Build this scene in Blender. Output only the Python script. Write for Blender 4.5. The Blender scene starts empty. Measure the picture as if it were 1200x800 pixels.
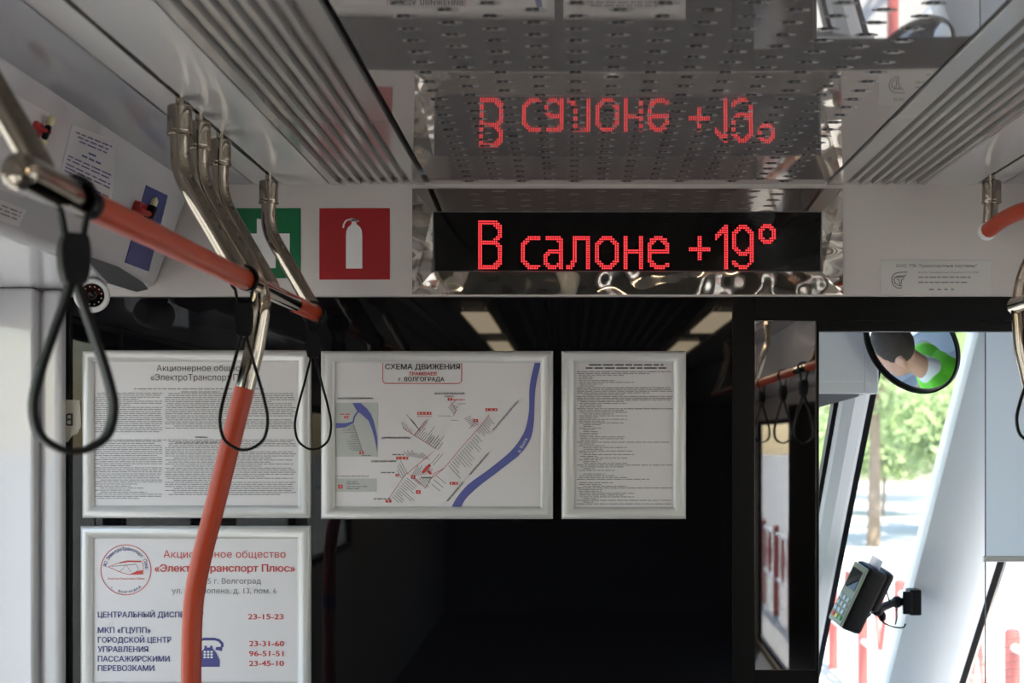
import bpy, bmesh, math, random
from mathutils import Vector, Matrix
from mathutils.geometry import tessellate_polygon
from math import pi, sin, cos, radians as R
random.seed(7)
S = bpy.context.scene
COL = S.collection

# ------------------------------------------------------------------ camera, sky, sun, exposure
F = 1593.0                      # focal length in pixels of the 1200-wide frame
EYE = 1.65
VPX, VPY = 670.0, 512.0         # where the long lines of the saloon meet
cd = bpy.data.cameras.new('camera'); cam = bpy.data.objects.new('camera', cd); COL.objects.link(cam)
cam.location = (0, 0, EYE); cam.rotation_euler = (pi/2, 0, 0)
cd.sensor_width = 36; cd.lens = 36*F/1200
cd.shift_x = -(VPX-600)/1200; cd.shift_y = (VPY-400)/1200
cd.clip_start = 0.05; cd.clip_end = 500
cd.dof.use_dof = True; cd.dof.focus_distance = 2.6; cd.dof.aperture_fstop = 5.2
S.camera = cam
S.view_settings.view_transform = 'Standard'
S.view_settings.look = 'None'
S.view_settings.gamma = 1.0
S.view_settings.use_curve_mapping = False
S.view_settings.exposure = -0.17

w = bpy.data.worlds.new('sky'); S.world = w; w.use_nodes = True
nt = w.node_tree; nt.nodes.clear()
wo = nt.nodes.new('ShaderNodeOutputWorld'); bg = nt.nodes.new('ShaderNodeBackground'); sk = nt.nodes.new('ShaderNodeTexSky')
sk.sky_type = 'NISHITA'; sk.sun_disc = False; sk.sun_elevation = R(52); sk.sun_rotation = R(190)
sk.air_density = 1.2; sk.dust_density = 1.0; sk.ozone_density = 1.0
bg.inputs['Strength'].default_value = 0.75
nt.links.new(sk.outputs[0], bg.inputs[0]); nt.links.new(bg.outputs[0], wo.inputs[0])
sl = bpy.data.lights.new('sun', 'SUN'); sl.energy = 17; sl.angle = R(0.8); sl.color = (1, .93, .82)
sun = bpy.data.objects.new('sun', sl); COL.objects.link(sun)
sun.rotation_euler = Vector((-0.15, 0.75, -1.10)).to_track_quat('-Z', 'Y').to_euler()

# ------------------------------------------------------------------ helpers
def P(px, py, Y):               # the point at depth Y met by the line through a pixel of the photograph
    return Vector(((px-VPX)/F*Y, Y, EYE+(VPY-py)/F*Y))
D = 2.70                        # depth of the header wall
def xw(px): return (px-VPX)/F*D
def zw(py): return EYE+(VPY-py)/F*D

def mat(name, col, rough=.5, metal=0., spec=.5, ior=None, emit=None, estr=0., noise=None, bump=None, coat=0., trans=0., aniso=None):
    m = bpy.data.materials.new(name); m.use_nodes = True
    n = m.node_tree.nodes; l = m.node_tree.links; b = n['Principled BSDF']
    b.inputs['Base Color'].default_value = (*col, 1); b.inputs['Roughness'].default_value = rough
    b.inputs['Metallic'].default_value = metal; b.inputs['Specular IOR Level'].default_value = spec
    if ior: b.inputs['IOR'].default_value = ior
    if coat: b.inputs['Coat Weight'].default_value = coat; b.inputs['Coat Roughness'].default_value = .03
    if trans: b.inputs['Transmission Weight'].default_value = trans
    if emit: b.inputs['Emission Color'].default_value = (*emit, 1); b.inputs['Emission Strength'].default_value = estr
    tc = None
    if noise or bump:
        tc = n.new('ShaderNodeTexCoord')
    if noise:                   # (scale, amount): slight wear in the colour itself
        t = n.new('ShaderNodeTexNoise'); t.inputs['Scale'].default_value = noise[0]; t.inputs['Detail'].default_value = 4
        l.new(tc.outputs['Object'], t.inputs['Vector'])
        r = n.new('ShaderNodeMapRange'); r.inputs['To Min'].default_value = 1-noise[1]; r.inputs['To Max'].default_value = 1+noise[1]
        l.new(t.outputs['Fac'], r.inputs['Value'])
        x = n.new('ShaderNodeMix'); x.data_type = 'RGBA'; x.blend_type = 'MULTIPLY'; x.inputs['Factor'].default_value = 1
        x.inputs['A'].default_value = (*col, 1); l.new(r.outputs[0], x.inputs['B']); l.new(x.outputs['Result'], b.inputs['Base Color'])
    if bump:                    # (scale, strength, stretch)
        t = n.new('ShaderNodeTexNoise'); t.inputs['Scale'].default_value = bump[0]; t.inputs['Detail'].default_value = 2
        mp = n.new('ShaderNodeMapping'); mp.inputs['Scale'].default_value = bump[2] if len(bump) > 2 else (1, 1, 1)
        l.new(tc.outputs['Object'], mp.inputs['Vector']); l.new(mp.outputs[0], t.inputs['Vector'])
        bp = n.new('ShaderNodeBump'); bp.inputs['Strength'].default_value = bump[1]; bp.inputs['Distance'].default_value = bump[3] if len(bump) > 3 else .01
        l.new(t.outputs['Fac'], bp.inputs['Height']); l.new(bp.outputs[0], b.inputs['Normal'])
    return m
def glass_mat(name, tint=(.95, .97, .96), refl=1.0, ior=1.5):
    m = bpy.data.materials.new(name); m.use_nodes = True
    n = m.node_tree.nodes; l = m.node_tree.links; n.clear()
    o = n.new('ShaderNodeOutputMaterial'); t = n.new('ShaderNodeBsdfTransparent'); g = n.new('ShaderNodeBsdfGlossy')
    t.inputs[0].default_value = (*tint, 1); g.inputs['Roughness'].default_value = .0
    g.inputs[0].default_value = (refl, refl, refl, 1)
    f = n.new('ShaderNodeLayerWeight'); p = n.new('ShaderNodeMath'); p.operation = 'POWER'; p.inputs[1].default_value = 5
    q = n.new('ShaderNodeMath'); q.operation = 'MULTIPLY_ADD'; q.inputs[1].default_value = .9; q.inputs[2].default_value = .06
    l.new(f.outputs['Facing'], p.inputs[0]); l.new(p.outputs[0], q.inputs[0])
    x = n.new('ShaderNodeMixShader'); l.new(q.outputs[0], x.inputs[0]); l.new(t.outputs[0], x.inputs[1]); l.new(g.outputs[0], x.inputs[2])
    l.new(x.outputs[0], o.inputs[0]); return m

def cloth_mat(name, col):
    m = bpy.data.materials.new(name); m.use_nodes = True
    n = m.node_tree.nodes; l = m.node_tree.links; n.clear()
    o = n.new('ShaderNodeOutputMaterial'); a = n.new('ShaderNodeBsdfDiffuse'); b = n.new('ShaderNodeBsdfTranslucent'); x = n.new('ShaderNodeMixShader')
    a.inputs[0].default_value = (*col, 1); b.inputs[0].default_value = (*col, 1); x.inputs[0].default_value = .5
    l.new(a.outputs[0], x.inputs[1]); l.new(b.outputs[0], x.inputs[2]); l.new(x.outputs[0], o.inputs[0]); return m
M = dict(
    cove    = mat('gloss_ceiling_panel', (.36, .35, .375), .06, spec=.8, noise=(2, .05)),
    lamp    = mat('lamp_diffuser', (.8, .8, .75), .4, emit=(1., .80, .54), estr=11.),
    white   = mat('white_panel', (.57, .515, .48), .32, noise=(3, .03)),
    gloss   = mat('gloss_white_panel', (.60, .585, .60), .07, spec=.7, noise=(2, .04)),
    plate   = mat('satin_ceiling_plate', (.52, .50, .49), .16, spec=.6, noise=(4, .04)),
    perf    = mat('polished_ceiling_sheet', (.50, .455, .445), .03, metal=.68, noise=(1.5, .05)),
    slot    = mat('ceiling_slot', (.01, .01, .01), .6),
    dome    = mat('pressed_metal', (.52, .49, .47), .25, metal=.5),
    gap     = mat('dark_gap', (.008, .008, .008), .7),
    rib     = mat('ribbed_profile', (.50, .48, .46), .2, metal=.55),
    strip   = mat('metal_strip', (.62, .59, .56), .14, metal=.85),
    chrome  = mat('chrome_tube', (.36, .31, .25), .07, metal=1., noise=(30, .03)),
    steel   = mat('polished_steel', (.66, .62, .57), .03, metal=1.),
    wavy    = mat('rippled_steel', (.74, .69, .62), .07, metal=1., bump=(5.2, .75, (1, 1, 1.3), .032)),
    orange  = mat('orange_coating', (.42, .048, .016), .33, spec=.35, noise=(12, .05)),
    rubber  = mat('black_rubber', (.004, .004, .005), .5, spec=.15),
    black   = mat('black_paint', (.004, .004, .004), .3, spec=.16),
    bglass  = mat('black_glass', (.003, .003, .004), .02, spec=.32),
    pglass  = mat('mirroring_pane', (.44, .44, .46), .01, metal=1.),
    alu     = mat('anodised_aluminium', (.60, .585, .57), .38, metal=.25),
    paper   = mat('poster_paper', (.63, .595, .60), .38, spec=.4),
    ink     = mat('black_ink', (.03, .03, .035), .6),
    grey    = mat('grey_ink', (.17, .165, .17), .6),
    lgrey   = mat('light_grey_ink', (.42, .42, .40), .6),
    redink  = mat('red_ink', (.52, .045, .035), .6),
    navy    = mat('navy_ink', (.05, .05, .20), .6),
    river   = mat('river_blue_ink', (.085, .095, .30), .6),
    green   = mat('sign_green', (.004, .13, .045), .4),
    redsign = mat('sign_red', (.33, .008, .012), .4),
    signwht = mat('sign_white', (.72, .69, .67), .4),
    screen  = mat('display_glass', (.004, .004, .004), .05, spec=.5),
    led     = mat('lit_diodes', (.1, .0, .0), .5, emit=(1., .045, .055), estr=2.6),
    silver  = mat('nameplate_metal', (.60, .57, .53), .35, metal=.2),
    plastic = mat('white_plastic', (.75, .74, .72), .3),
    dgrey   = mat('dark_grey_plastic', (.13, .13, .14), .4),
    floor   = mat('floor_vinyl', (.10, .085, .075), .5, noise=(60, .2)),
    cab     = mat('cab_white_trim', (.80, .83, .86), .35, noise=(3, .03)),
    glass   = glass_mat('window_glass'),
    blind   = cloth_mat('blind_fabric', (.82, .86, .90)),
    mirror  = mat('mirror_silver', (.9, .9, .9), .0, metal=1.),
    skin    = mat('skin', (.50, .29, .21), .5, noise=(25, .08)),
    hair    = mat('dark_hair', (.03, .02, .015), .6, noise=(120, .5), bump=(220, .8)),
    vest    = mat('green_vest', (.16, .75, .03), .65, bump=(30, .3)),
    shirt   = mat('white_shirt', (.75, .77, .80), .7),
    trousers= mat('dark_trousers', (.02, .022, .03), .8),
    asphalt = mat('pale_pavement', (.48, .46, .43), .8, noise=(1.2, .15)),
    fred    = mat('fence_red', (.42, .085, .07), .4),
    fwhite  = mat('fence_white', (.8, .8, .8), .4),
    bark    = mat('bark', (.23, .17, .12), .9, noise=(6, .3)),
    leaf    = cloth_mat('leaves', (.46, .56, .28)),
    leaf2   = cloth_mat('dark_leaves', (.30, .42, .17)),
    build   = mat('pale_plaster', (.62, .58, .50), .8, noise=(.6, .1)),
    bwin    = mat('far_window', (.30, .32, .34), .1),
    tgreen  = mat('terminal_face', (.22, .24, .19), .4),
    kgreen  = mat('green_key', (.05, .35, .1), .4), kred=mat('red_key', (.6, .06, .05), .4), kyel=mat('yellow_key', (.6, .45, .08), .4), kgry=mat('grey_key', (.4, .45, .48), .4),
    hred    = mat('hammer_red', (.40, .015, .015), .35), hyel=mat('hammer_tip', (.6, .55, .3), .3),
    blue    = mat('blue_sticker', (.045, .055, .22), .4),
    cream   = mat('cream_reflection', (.48, .43, .35), .5),
    seatf   = mat('seat_fabric', (.03, .035, .07), .9),
)

def link(name, bm, mats, parent=None, smooth=True, angle=35):
    me = bpy.data.meshes.new(name)
    if smooth:
        lim = R(angle)
        for f in bm.faces: f.smooth = True
        for e in bm.edges:
            if len(e.link_faces) == 2 and e.calc_face_angle(0) > lim: e.smooth = False
    bm.to_mesh(me); bm.free()
    for m in (mats if isinstance(mats, (list, tuple)) else [mats]): me.materials.append(m)
    o = bpy.data.objects.new(name, me); COL.objects.link(o)
    if parent: o.parent = parent
    if smooth:
        wn = o.modifiers.new('normals', 'WEIGHTED_NORMAL'); wn.keep_sharp = True; wn.weight = 50
    return o
def tag(o, label, cat, group=None):
    o['label'] = label; o['category'] = cat
    if group: o['group'] = group
    return o
def structure(o): o['kind'] = 'structure'; return o
def thing(name, loc, label, cat, group=None):
    o = bpy.data.objects.new(name, None); COL.objects.link(o); o.location = loc; o.empty_display_size = .05
    return tag(o, label, cat, group)
def adopt(root, *objs):         # parts built in world space go under a thing without moving
    mi = Matrix.Translation(root.location).inverted()
    for o in objs:
        o.parent = root; o.matrix_parent_inverse = mi
    return objs[0] if objs else None
def sub(part, *objs):
    for o in objs:
        o.parent = part
    return objs[0]

def box(bm, x0, x1, y0, y1, z0, z1, mi=0, bev=0, seg=2):
    vs = [bm.verts.new((x, y, z)) for x in (x0, x1) for y in (y0, y1) for z in (z0, z1)]
    idx = [(0, 1, 3, 2), (4, 6, 7, 5), (0, 4, 5, 1), (2, 3, 7, 6), (0, 2, 6, 4), (1, 5, 7, 3)]
    fs = [bm.faces.new([vs[i] for i in q]) for q in idx]
    for f in fs: f.material_index = mi
    if bev:
        es = list({e for f in fs for e in f.edges})
        r = bmesh.ops.bevel(bm, geom=es, offset=bev, segments=seg, profile=.5, affect='EDGES')
        for f in r['faces']: f.material_index = mi
    return vs
def prism(bm, pts, y0, y1, mi=0):   # closed outline in X,Z carried along Y
    a = [bm.verts.new((x, y0, z)) for x, z in pts]; b = [bm.verts.new((x, y1, z)) for x, z in pts]
    n = len(pts)
    fs = [bm.faces.new(a), bm.faces.new(b[::-1])]
    for i in range(n): fs.append(bm.faces.new((a[i], b[i], b[(i+1) % n], a[(i+1) % n])))
    for f in fs: f.material_index = mi
    bmesh.ops.recalc_face_normals(bm, faces=fs)
    return a+b
def slab(bm, front, thick, mi=0):   # any planar outline given as world points, carried along the vector thick
    a = [bm.verts.new(p) for p in front]; b = [bm.verts.new(Vector(p)+thick) for p in front]
    n = len(front); fs = [bm.faces.new(a), bm.faces.new(b[::-1])]
    for i in range(n): fs.append(bm.faces.new((a[i], b[i], b[(i+1) % n], a[(i+1) % n])))
    for f in fs: f.material_index = mi
    bmesh.ops.recalc_face_normals(bm, faces=fs)
def poly(bm, pts, mi=0):
    f = bm.faces.new([bm.verts.new(p) for p in pts]); f.material_index = mi; return f
def smooth_path(pts, n=10):
    pts = [Vector(p) for p in pts]; q = [2*pts[0]-pts[1]]+pts+[2*pts[-1]-pts[-2]]; out = []
    for i in range(1, len(q)-2):
        a, b, c, d = q[i-1:i+3]
        for k in range(n):
            t = k/n
            out.append(.5*((2*b)+(c-a)*t+(2*a-5*b+4*c-d)*t*t+(3*b-a-3*c+d)*t**3))
    return out+[pts[-1]]
def fillet(pts, r, n=8):            # a polyline with its corners rounded to radius r
    pts = [Vector(p) for p in pts]; out = [pts[0]]
    for i in range(1, len(pts)-1):
        a, b, c = pts[i-1:i+2]; u = (a-b).normalized(); v = (c-b).normalized(); th = u.angle(v)
        d = min(r/math.tan(th/2), .48*(a-b).length, .48*(c-b).length)
        p, q = b+u*d, b+v*d
        for k in range(n+1):
            t = k/n; out.append(p*(1-t)**2+b*2*t*(1-t)+q*t*t)
    return out+[pts[-1]]
def tube(bm, pts, r, seg=20, mi=0, cap=True, closed=False, rect=None, axis=None):
    pts = [Vector(p) for p in pts]; n = len(pts); rings = []; up = None
    for i, p in enumerate(pts):
        a = pts[(i-1) % n] if (i or closed) else p; b = pts[(i+1) % n] if (i < n-1 or closed) else p
        t = (b-a).normalized()
        if axis is not None: u = Vector(axis); u = (u-t*u.dot(t)).normalized()
        else:
            if up is None: up = Vector((0, 0, 1)) if abs(t.z) < .9 else Vector((1, 0, 0))
            u = (up-t*up.dot(t)).normalized(); up = u
        v = t.cross(u); rr = r(i/(n-1)) if callable(r) else r
        if rect: ring = [p+u*(rect[0]*sx)+v*(rect[1]*sy) for sx, sy in ((1, .6), (.85, 1), (-.85, 1), (-1, .6), (-1, -.6), (-.85, -1), (.85, -1), (1, -.6))]
        else: ring = [p+(u*cos(2*pi*k/seg)+v*sin(2*pi*k/seg))*rr for k in range(seg)]
        rings.append([bm.verts.new(q) for q in ring])
    m = len(rings[0]); fs = []
    for i in range(n if closed else n-1):
        A, B = rings[i], rings[(i+1) % n]
        for k in range(m): fs.append(bm.faces.new((A[k], A[(k+1) % m], B[(k+1) % m], B[k])))
    if cap and not closed: fs += [bm.faces.new(rings[0][::-1]), bm.faces.new(rings[-1])]
    for f in fs: f.material_index = mi
    bmesh.ops.recalc_face_normals(bm, faces=fs)
def lathe(bm, prof, origin, axis, seg=28, mi=0):   # prof: (distance along axis, radius)
    ax = Vector(axis).normalized(); u = ax.orthogonal().normalized(); v = ax.cross(u); o = Vector(origin); rings = []
    for d, r in prof:
        if r < 1e-6: rings.append([bm.verts.new(o+ax*d)])
        else: rings.append([bm.verts.new(o+ax*d+(u*cos(2*pi*k/seg)+v*sin(2*pi*k/seg))*r) for k in range(seg)])
    fs = []
    for A, B in zip(rings, rings[1:]):
        for k in range(seg):
            q = [A[k % len(A)], A[(k+1) % len(A)], B[(k+1) % len(B)], B[k % len(B)]]
            q = list(dict.fromkeys(q))
            if len(q) > 2: fs.append(bm.faces.new(q))
    for f in fs: f.material_index = mi
    bmesh.ops.recalc_face_normals(bm, faces=fs)
def ball(bm, c, r, seg=16, mi=0, scale=(1, 1, 1), rot=None):
    mt = Matrix.Translation(c) @ (rot.to_4x4() if rot else Matrix()) @ Matrix.Diagonal((*[r*s for s in scale], 1))
    g = bmesh.ops.create_uvsphere(bm, u_segments=seg, v_segments=max(6, seg//2), radius=1, matrix=mt)
    for v in g['verts']:
        for f in v.link_faces: f.material_index = mi

# writing: a text is turned into faces and set on a surface through a map from photo pixels to world points
def text(bm, s, x0, x1, base, cap, mp, mi=0, bold=0., centre=None, rot=0., mirror=False):
    cu = bpy.data.curves.new('t', 'FONT'); cu.body = s; cu.size = 1; cu.offset = bold; cu.resolution_u = 3; cu.fill_mode = 'NONE'
    o = bpy.data.objects.new('t', cu); COL.objects.link(o)
    dg = bpy.context.evaluated_depsgraph_get(); dg.update()
    e = o.evaluated_get(dg); me = e.to_mesh()
    co = [v.co.copy() for v in me.vertices]; nx = {}
    for ed in me.edges:
        a, b = ed.vertices; nx.setdefault(a, []).append(b); nx.setdefault(b, []).append(a)
    e.to_mesh_clear(); bpy.data.objects.remove(o); bpy.data.curves.remove(cu)
    if not co: return
    loops = []; seen = set()
    for st0 in sorted(nx):
        if st0 in seen: continue
        lp = [st0]; seen.add(st0); cur = st0
        while True:
            q = [b for b in nx[cur] if b not in seen]
            if not q: break
            cur = q[0]; seen.add(cur); lp.append(cur)
        P2 = [co[i] for i in lp]
        if len(P2) > 2: loops.append(P2)
    def area(L): return sum(a.x*b.y-b.x*a.y for a, b in zip(L, L[1:]+L[:1]))/2
    def inside(p, L):
        c = False
        for a, b in zip(L, L[1:]+L[:1]):
            if (a.y > p.y) != (b.y > p.y) and p.x < (b.x-a.x)*(p.y-a.y)/(b.y-a.y)+a.x: c = not c
        return c
    depth = [sum(1 for M_ in loops if M_ is not L and abs(area(M_)) > abs(area(L)) and sum(inside(q, M_) for q in L) > .9*len(L)) for L in loops]
    lo = min(c.x for c in co); hi = max(c.x for c in co); k = cap/.727
    sx = (x1-x0)/(hi-lo) if x1 is not None else k
    def place(c):
        u, v = (c.x-lo)*sx, c.y*k
        if x1 is None and centre is not None: u += -(hi-lo)*sx/2
        if mirror: u = (hi-lo)*sx-u
        X, Y = u*cos(rot)+v*sin(rot), u*sin(rot)-v*cos(rot)
        return mp((centre if (x1 is None and centre is not None) else x0)+X, base+Y)
    for L, d_ in zip(loops, depth):
        if d_ % 2: continue
        holes = [H for H, dh in zip(loops, depth) if dh == d_+1 and H is not L and abs(area(H)) < abs(area(L)) and sum(inside(q, L) for q in H) > .9*len(H)]
        flat = [p for G_ in [L]+holes for p in G_]
        tri = tessellate_polygon([L]+holes)
        for kk, (ox, oy) in enumerate(((-bold, 0), (bold, 0), (0, -bold*.6), (0, bold*.6)) if bold > .008 else ((0, 0),)):
            vs = [bm.verts.new(place(p+Vector((ox, oy, 0)))+Vector((0, -.00012*kk, 0))) for p in flat]
            for t in tri:
                try: f = bm.faces.new([vs[i] for i in t]); f.material_index = mi
                except ValueError: pass
def pline(bm, pts, wd, mp, mi=0, closed=False):        # a drawn line of width wd pixels
    pts = [Vector(p).to_2d() for p in pts]; n = len(pts); L = []; Rr = []
    for i, p in enumerate(pts):
        a = pts[(i-1) % n] if (i or closed) else p; b = pts[(i+1) % n] if (i < n-1 or closed) else p
        t = (b-a).normalized(); nn = Vector((-t.y, t.x))*wd/2
        L.append(bm.verts.new(mp(*(p+nn)))); Rr.append(bm.verts.new(mp(*(p-nn))))
    for i in range(n if closed else n-1):
        j = (i+1) % n; f = bm.faces.new((L[i], L[j], Rr[j], Rr[i])); f.material_index = mi
def prect(bm, x0, y0, x1, y1, mp, mi=0):
    f = bm.faces.new([bm.verts.new(mp(*q)) for q in ((x0, y0), (x0, y1), (x1, y1), (x1, y0))]); f.material_index = mi
def words_line(bm, x0, x1, y, h, mp, mi=0, wl=(3, 11), gap=1.3):
    x = x0
    while x < x1-.03*abs(x1-x0):
        e = min(x1, x+random.uniform(*wl)); prect(bm, x, y-h/2, e, y+h/2, mp, mi); x = e+gap
def on(Y): return lambda x, y: P(x, y, Y)

# ------------------------------------------------------------------ the saloon shell
ZC = zw(216)                    # ceiling height
Y0, Y1 = -7.5, 2.70
XL, XR = -1.20, 1.425           # side walls
def sheet(name, px0, px1, m, dz=0., th=.012, y0=Y0, y1=Y1):
    bm = bmesh.new(); box(bm, xw(px0), xw(px1), y0, y1, ZC+dz, ZC+dz+th)
    return structure(link(name, bm, m))
bm = bmesh.new(); box(bm, XL-.1, XR+.1, Y0-.1, Y1+.1, ZC+.03, ZC+.06); structure(link('ceiling_roof', bm, M['gap']))
# polished perforated sheet: pressed louvres with a pair of dark slots each
bm = bmesh.new(); x0, x1 = xw(505.5), xw(965)
box(bm, x0, x1, Y0, Y1-.002, ZC, ZC+.012, 0)
rows = [(1.572+.0497*k/2, k) for k in range(-150, 46)]
def louvre(cx, cy):
    a, b, h = .0155, .0060, .0016
    ring0 = [bm.verts.new((cx+a*cos(t), cy+b*sin(t), ZC-.0002)) for t in [2*pi*k/14 for k in range(14)]]
    ring1 = [bm.verts.new((cx+a*.62*cos(t), cy+b*.55*sin(t), ZC-h)) for t in [2*pi*k/14 for k in range(14)]]
    for k in range(14):
        f = bm.faces.new((ring0[k], ring1[k], ring1[(k+1) % 14], ring0[(k+1) % 14])); f.material_index = 1
    f = bm.faces.new(ring1); f.material_index = 1
    for u0, u1 in ((-.0095, -.0025), (-.0012, .0055)):
        poly(bm, [(cx+u0, cy-.0072, ZC-.0003), (cx+u1, cy-.0072, ZC-.0003), (cx+u1, cy-.0012, ZC-h-.0003), (cx+u0, cy-.0012, ZC-h-.0003)], 2)
for y, k in rows:
    for c in range(-7, 8):
        if (c+k) % 2: continue
        cx = xw(735)-.003+.0262*2*c/2*1.0
        cx = xw(735)+.0525*c/1.0*.5*2*.98
        if y > Y1-.03 or abs(c) > 6.6: continue
        louvre(cx, y)
structure(link('ceiling', bm, [M['perf'], M['dome'], M['slot']]))
n = [0]
def trim(px0, px1, m, dz=0., th=.012):
    n[0] += 1; return sheet('trim_%d' % n[0], px0, px1, m, dz, th)
trim(190, 296, M['cove']); trim(299, 325, M['plate']); trim(331, 386, M['plate'])
trim(1084, 1142, M['plate']); trim(1148, 1172, M['plate']); trim(1175, 1290, M['cove'])
for px in (325, 1142):          # hanger channels
    n[0] += 1; bm = bmesh.new(); a, b = xw(px), xw(px+6)
    prism(bm, [(a, ZC), (a+.0022, ZC), (a+.0022, ZC+.02), (b-.0022, ZC+.02), (b-.0022, ZC), (b, ZC), (b, ZC+.024), (a, ZC+.024)], Y0, Y1)
    structure(link('trim_%d' % n[0], bm, M['strip']))
def ribs(pxa, pxb, sa, sb, count):
    n[0] += 1; bm = bmesh.new(); za = ZC; a, b = xw(pxa), xw(pxb); pitch = (b-a)/count; d = .011
    pts = [(xw(sa), za+.026), (xw(sa), za-.002), (a, za-.002)]
    for k in range(count):
        q = a+k*pitch
        pts += [(q+.0005, za+d), (q+pitch*.52, za+d), (q+pitch*.58, za), (q+pitch*.97, za)]
    pts += [(b, za-.002), (xw(sb), za-.002), (xw(sb), za+.026)]
    prism(bm, pts, Y0, Y1-.002)
    structure(link('trim_%d' % n[0], bm, M['rib'], angle=25))
ribs(398, 488, 389, 499, 7); ribs(988, 1080, 969, 1082, 7)

for side, (pa, pb) in (('left', (412, 474)), ('right', (1000, 1062))):
    for ya in (-.95, -2.6, -4.2):
        root = thing('ceiling_lamp', ((xw(pa)+xw(pb))/2, ya+.5, ZC-.004), 'long warm ceiling lamp among the ribs, mirrored in the black glass', 'lamp', 'ceiling lamps mirrored in the black glass')
        b_ = bmesh.new(); box(b_, xw(pa)-.008, xw(pb)+.008, ya-.01, ya+1.01, ZC-.006, ZC+.004, bev=.002); adopt(root, link('housing', b_, M['strip']))
        b_ = bmesh.new(); box(b_, xw(pa), xw(pb), ya, ya+1.0, ZC-.012, ZC-.005, bev=.003); adopt(root, link('diffuser', b_, M['lamp']))

# over-door panels at both sides (sloping face, rounded lip, soffit)
AX0, AZ0, AX1, AZ1 = xw(225), ZC, xw(180), zw(338)
def coving(name, sgn, xo, xi0, xi1, xwall):
    bm = bmesh.new()
    pts = [(xi0, AZ0+.001), (xi0+(xi1-xi0)*.93, AZ0+(AZ1-AZ0)*.93), (xi1-.002*sgn, AZ1+.006), (xi1-.012*sgn, AZ1), (xwall, AZ1-.003), (xwall, AZ0+.001)]
    prism(bm, pts, Y0, Y1-.004); structure(link(name, bm, M['gloss'], angle=40))
coving('trim_20', 1, 0, AX0, AX1, XL)
coving('trim_21', -1, 0, xw(1245), xw(1290), XR)

# header over the partition
bm = bmesh.new(); box(bm, xw(120), XR, D, D+.05, zw(347), ZC+.02, bev=.002); structure(link('wall_front', bm, M['white']))
bm = bmesh.new(); box(bm, XL, xw(120)+.001, D-.0, D+.05, zw(347), ZC+.02); structure(link('wall_header', bm, M['white']))
GY = D+.018                     # front of the black glass
def panel(name, pxa, pxb, pya, pyb, m, y0=GY, y1=GY+.012, bev=.0012):
    bm = bmesh.new(); a, b = P(pxa, pya, y0), P(pxb, pyb, y0)
    box(bm, a.x, b.x, y0, y1, max(b.z, 0), a.z, bev=bev); return structure(link(name, bm, m))
panel('wall_partition', 112.0, 858.5, 346, 1500, M['bglass'])
panel('trim_30', 72, 111.3, 346, 1500, M['bglass'])
panel('trim_31', 858.3, 884.5, 346, 1500, M['black'], GY-.004, GY+.03)
panel('trim_32', 884.5, 1300, 347, 375.3, M['black'], GY-.006, GY+.03)
panel('trim_33', 957, 1300, 374, 388.2, M['black'], GY+.004, GY+.03)
panel('trim_34', 956.5, 960, 376, 1500, M['black'], GY-.002, GY+.03)
panel('trim_35', 884, 957, 785, 1500, M['black'], GY, GY+.03)
panel('window_1', 884.4, 956.6, 375, 785.5, M['pglass'], GY+.004, GY+.012)
panel('wall_partition_end', 1290, 1550, 346, 1500, M['bglass'])

# left door post facing the saloon, and the side walls with their windows
bm = bmesh.new(); a = P(40, 340, 2.66)
box(bm, XL, a.x, 2.655, GY, 0, AZ1-.003, bev=.006, seg=3)
box(bm, a.x+.003, P(71, 340, 2.68).x, 2.68, GY, 0, AZ1-.003, bev=.012, seg=4)
structure(link('trim_40', bm, M['gloss']))
def wall_y(name, x, th, openings, z1=AZ1, y0=Y0, y1=Y1):   # a side wall made of pieces round its openings
    bm = bmesh.new(); ys = y0
    for (a, b, lo, hi) in openings:
        box(bm, x, x+th, ys, a, 0, z1)
        if lo > 0: box(bm, x, x+th, a, b, 0, lo)
        if hi < z1: box(bm, x, x+th, a, b, hi, z1)
        ys = b
    box(bm, x, x+th, ys, y1, 0, z1); return structure(link(name, bm, M['white']))
Lop = [(-2.0, -.7, 1.05, 1.8), (-.5, .6, .95, 1.86), (1.0, 1.80, .08, 1.925), (1.82, 2.63, .08, 1.925)]
Rop = [(-5.3, -3.45, .05, 1.78), (-1.9, -.5, 1.0, 1.86), (-.3, 1.1, 1.0, 1.86), (1.25, 2.45, 1.0, 1.88)]
wall_y('wall_left', XL-.04, .04, Lop); wall_y('wall_right', XR, .04, Rop)
k = 2
for x, ops in ((XL-.02, Lop), (XR+.02, Rop)):
    for (a, b, lo, hi) in ops:
        fr = bmesh.new()
        for q in ((a, a+.035, lo, hi), (b-.035, b, lo, hi), (a+.035, b-.035, lo, lo+.035), (a+.035, b-.035, hi-.035, hi)):
            box(fr, x-.018, x+.018, *q, bev=.004)
        fo = structure(link('window_%d' % k, fr, M['rubber']))
        g = bmesh.new(); box(g, x-.003, x+.003, a+.03, b-.03, lo+.03, hi-.03); link('pane', g, M['glass'], fo)
        k += 1
bm = bmesh.new(); box(bm, XR-.006, XR, -3.42, -2.1, .02, 1.86, bev=.002); structure(link('trim_60', bm, M['black']))
bm = bmesh.new(); box(bm, XL-.1, XR+.1, Y0-.1, D+.06, -.06, 0); structure(link('floor', bm, M['floor']))
bm = bmesh.new()
box(bm, XL, XR, Y0-.05, Y0, 0, ZC+.03)
structure(link('wall_back', bm, M['dgrey']))

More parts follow.
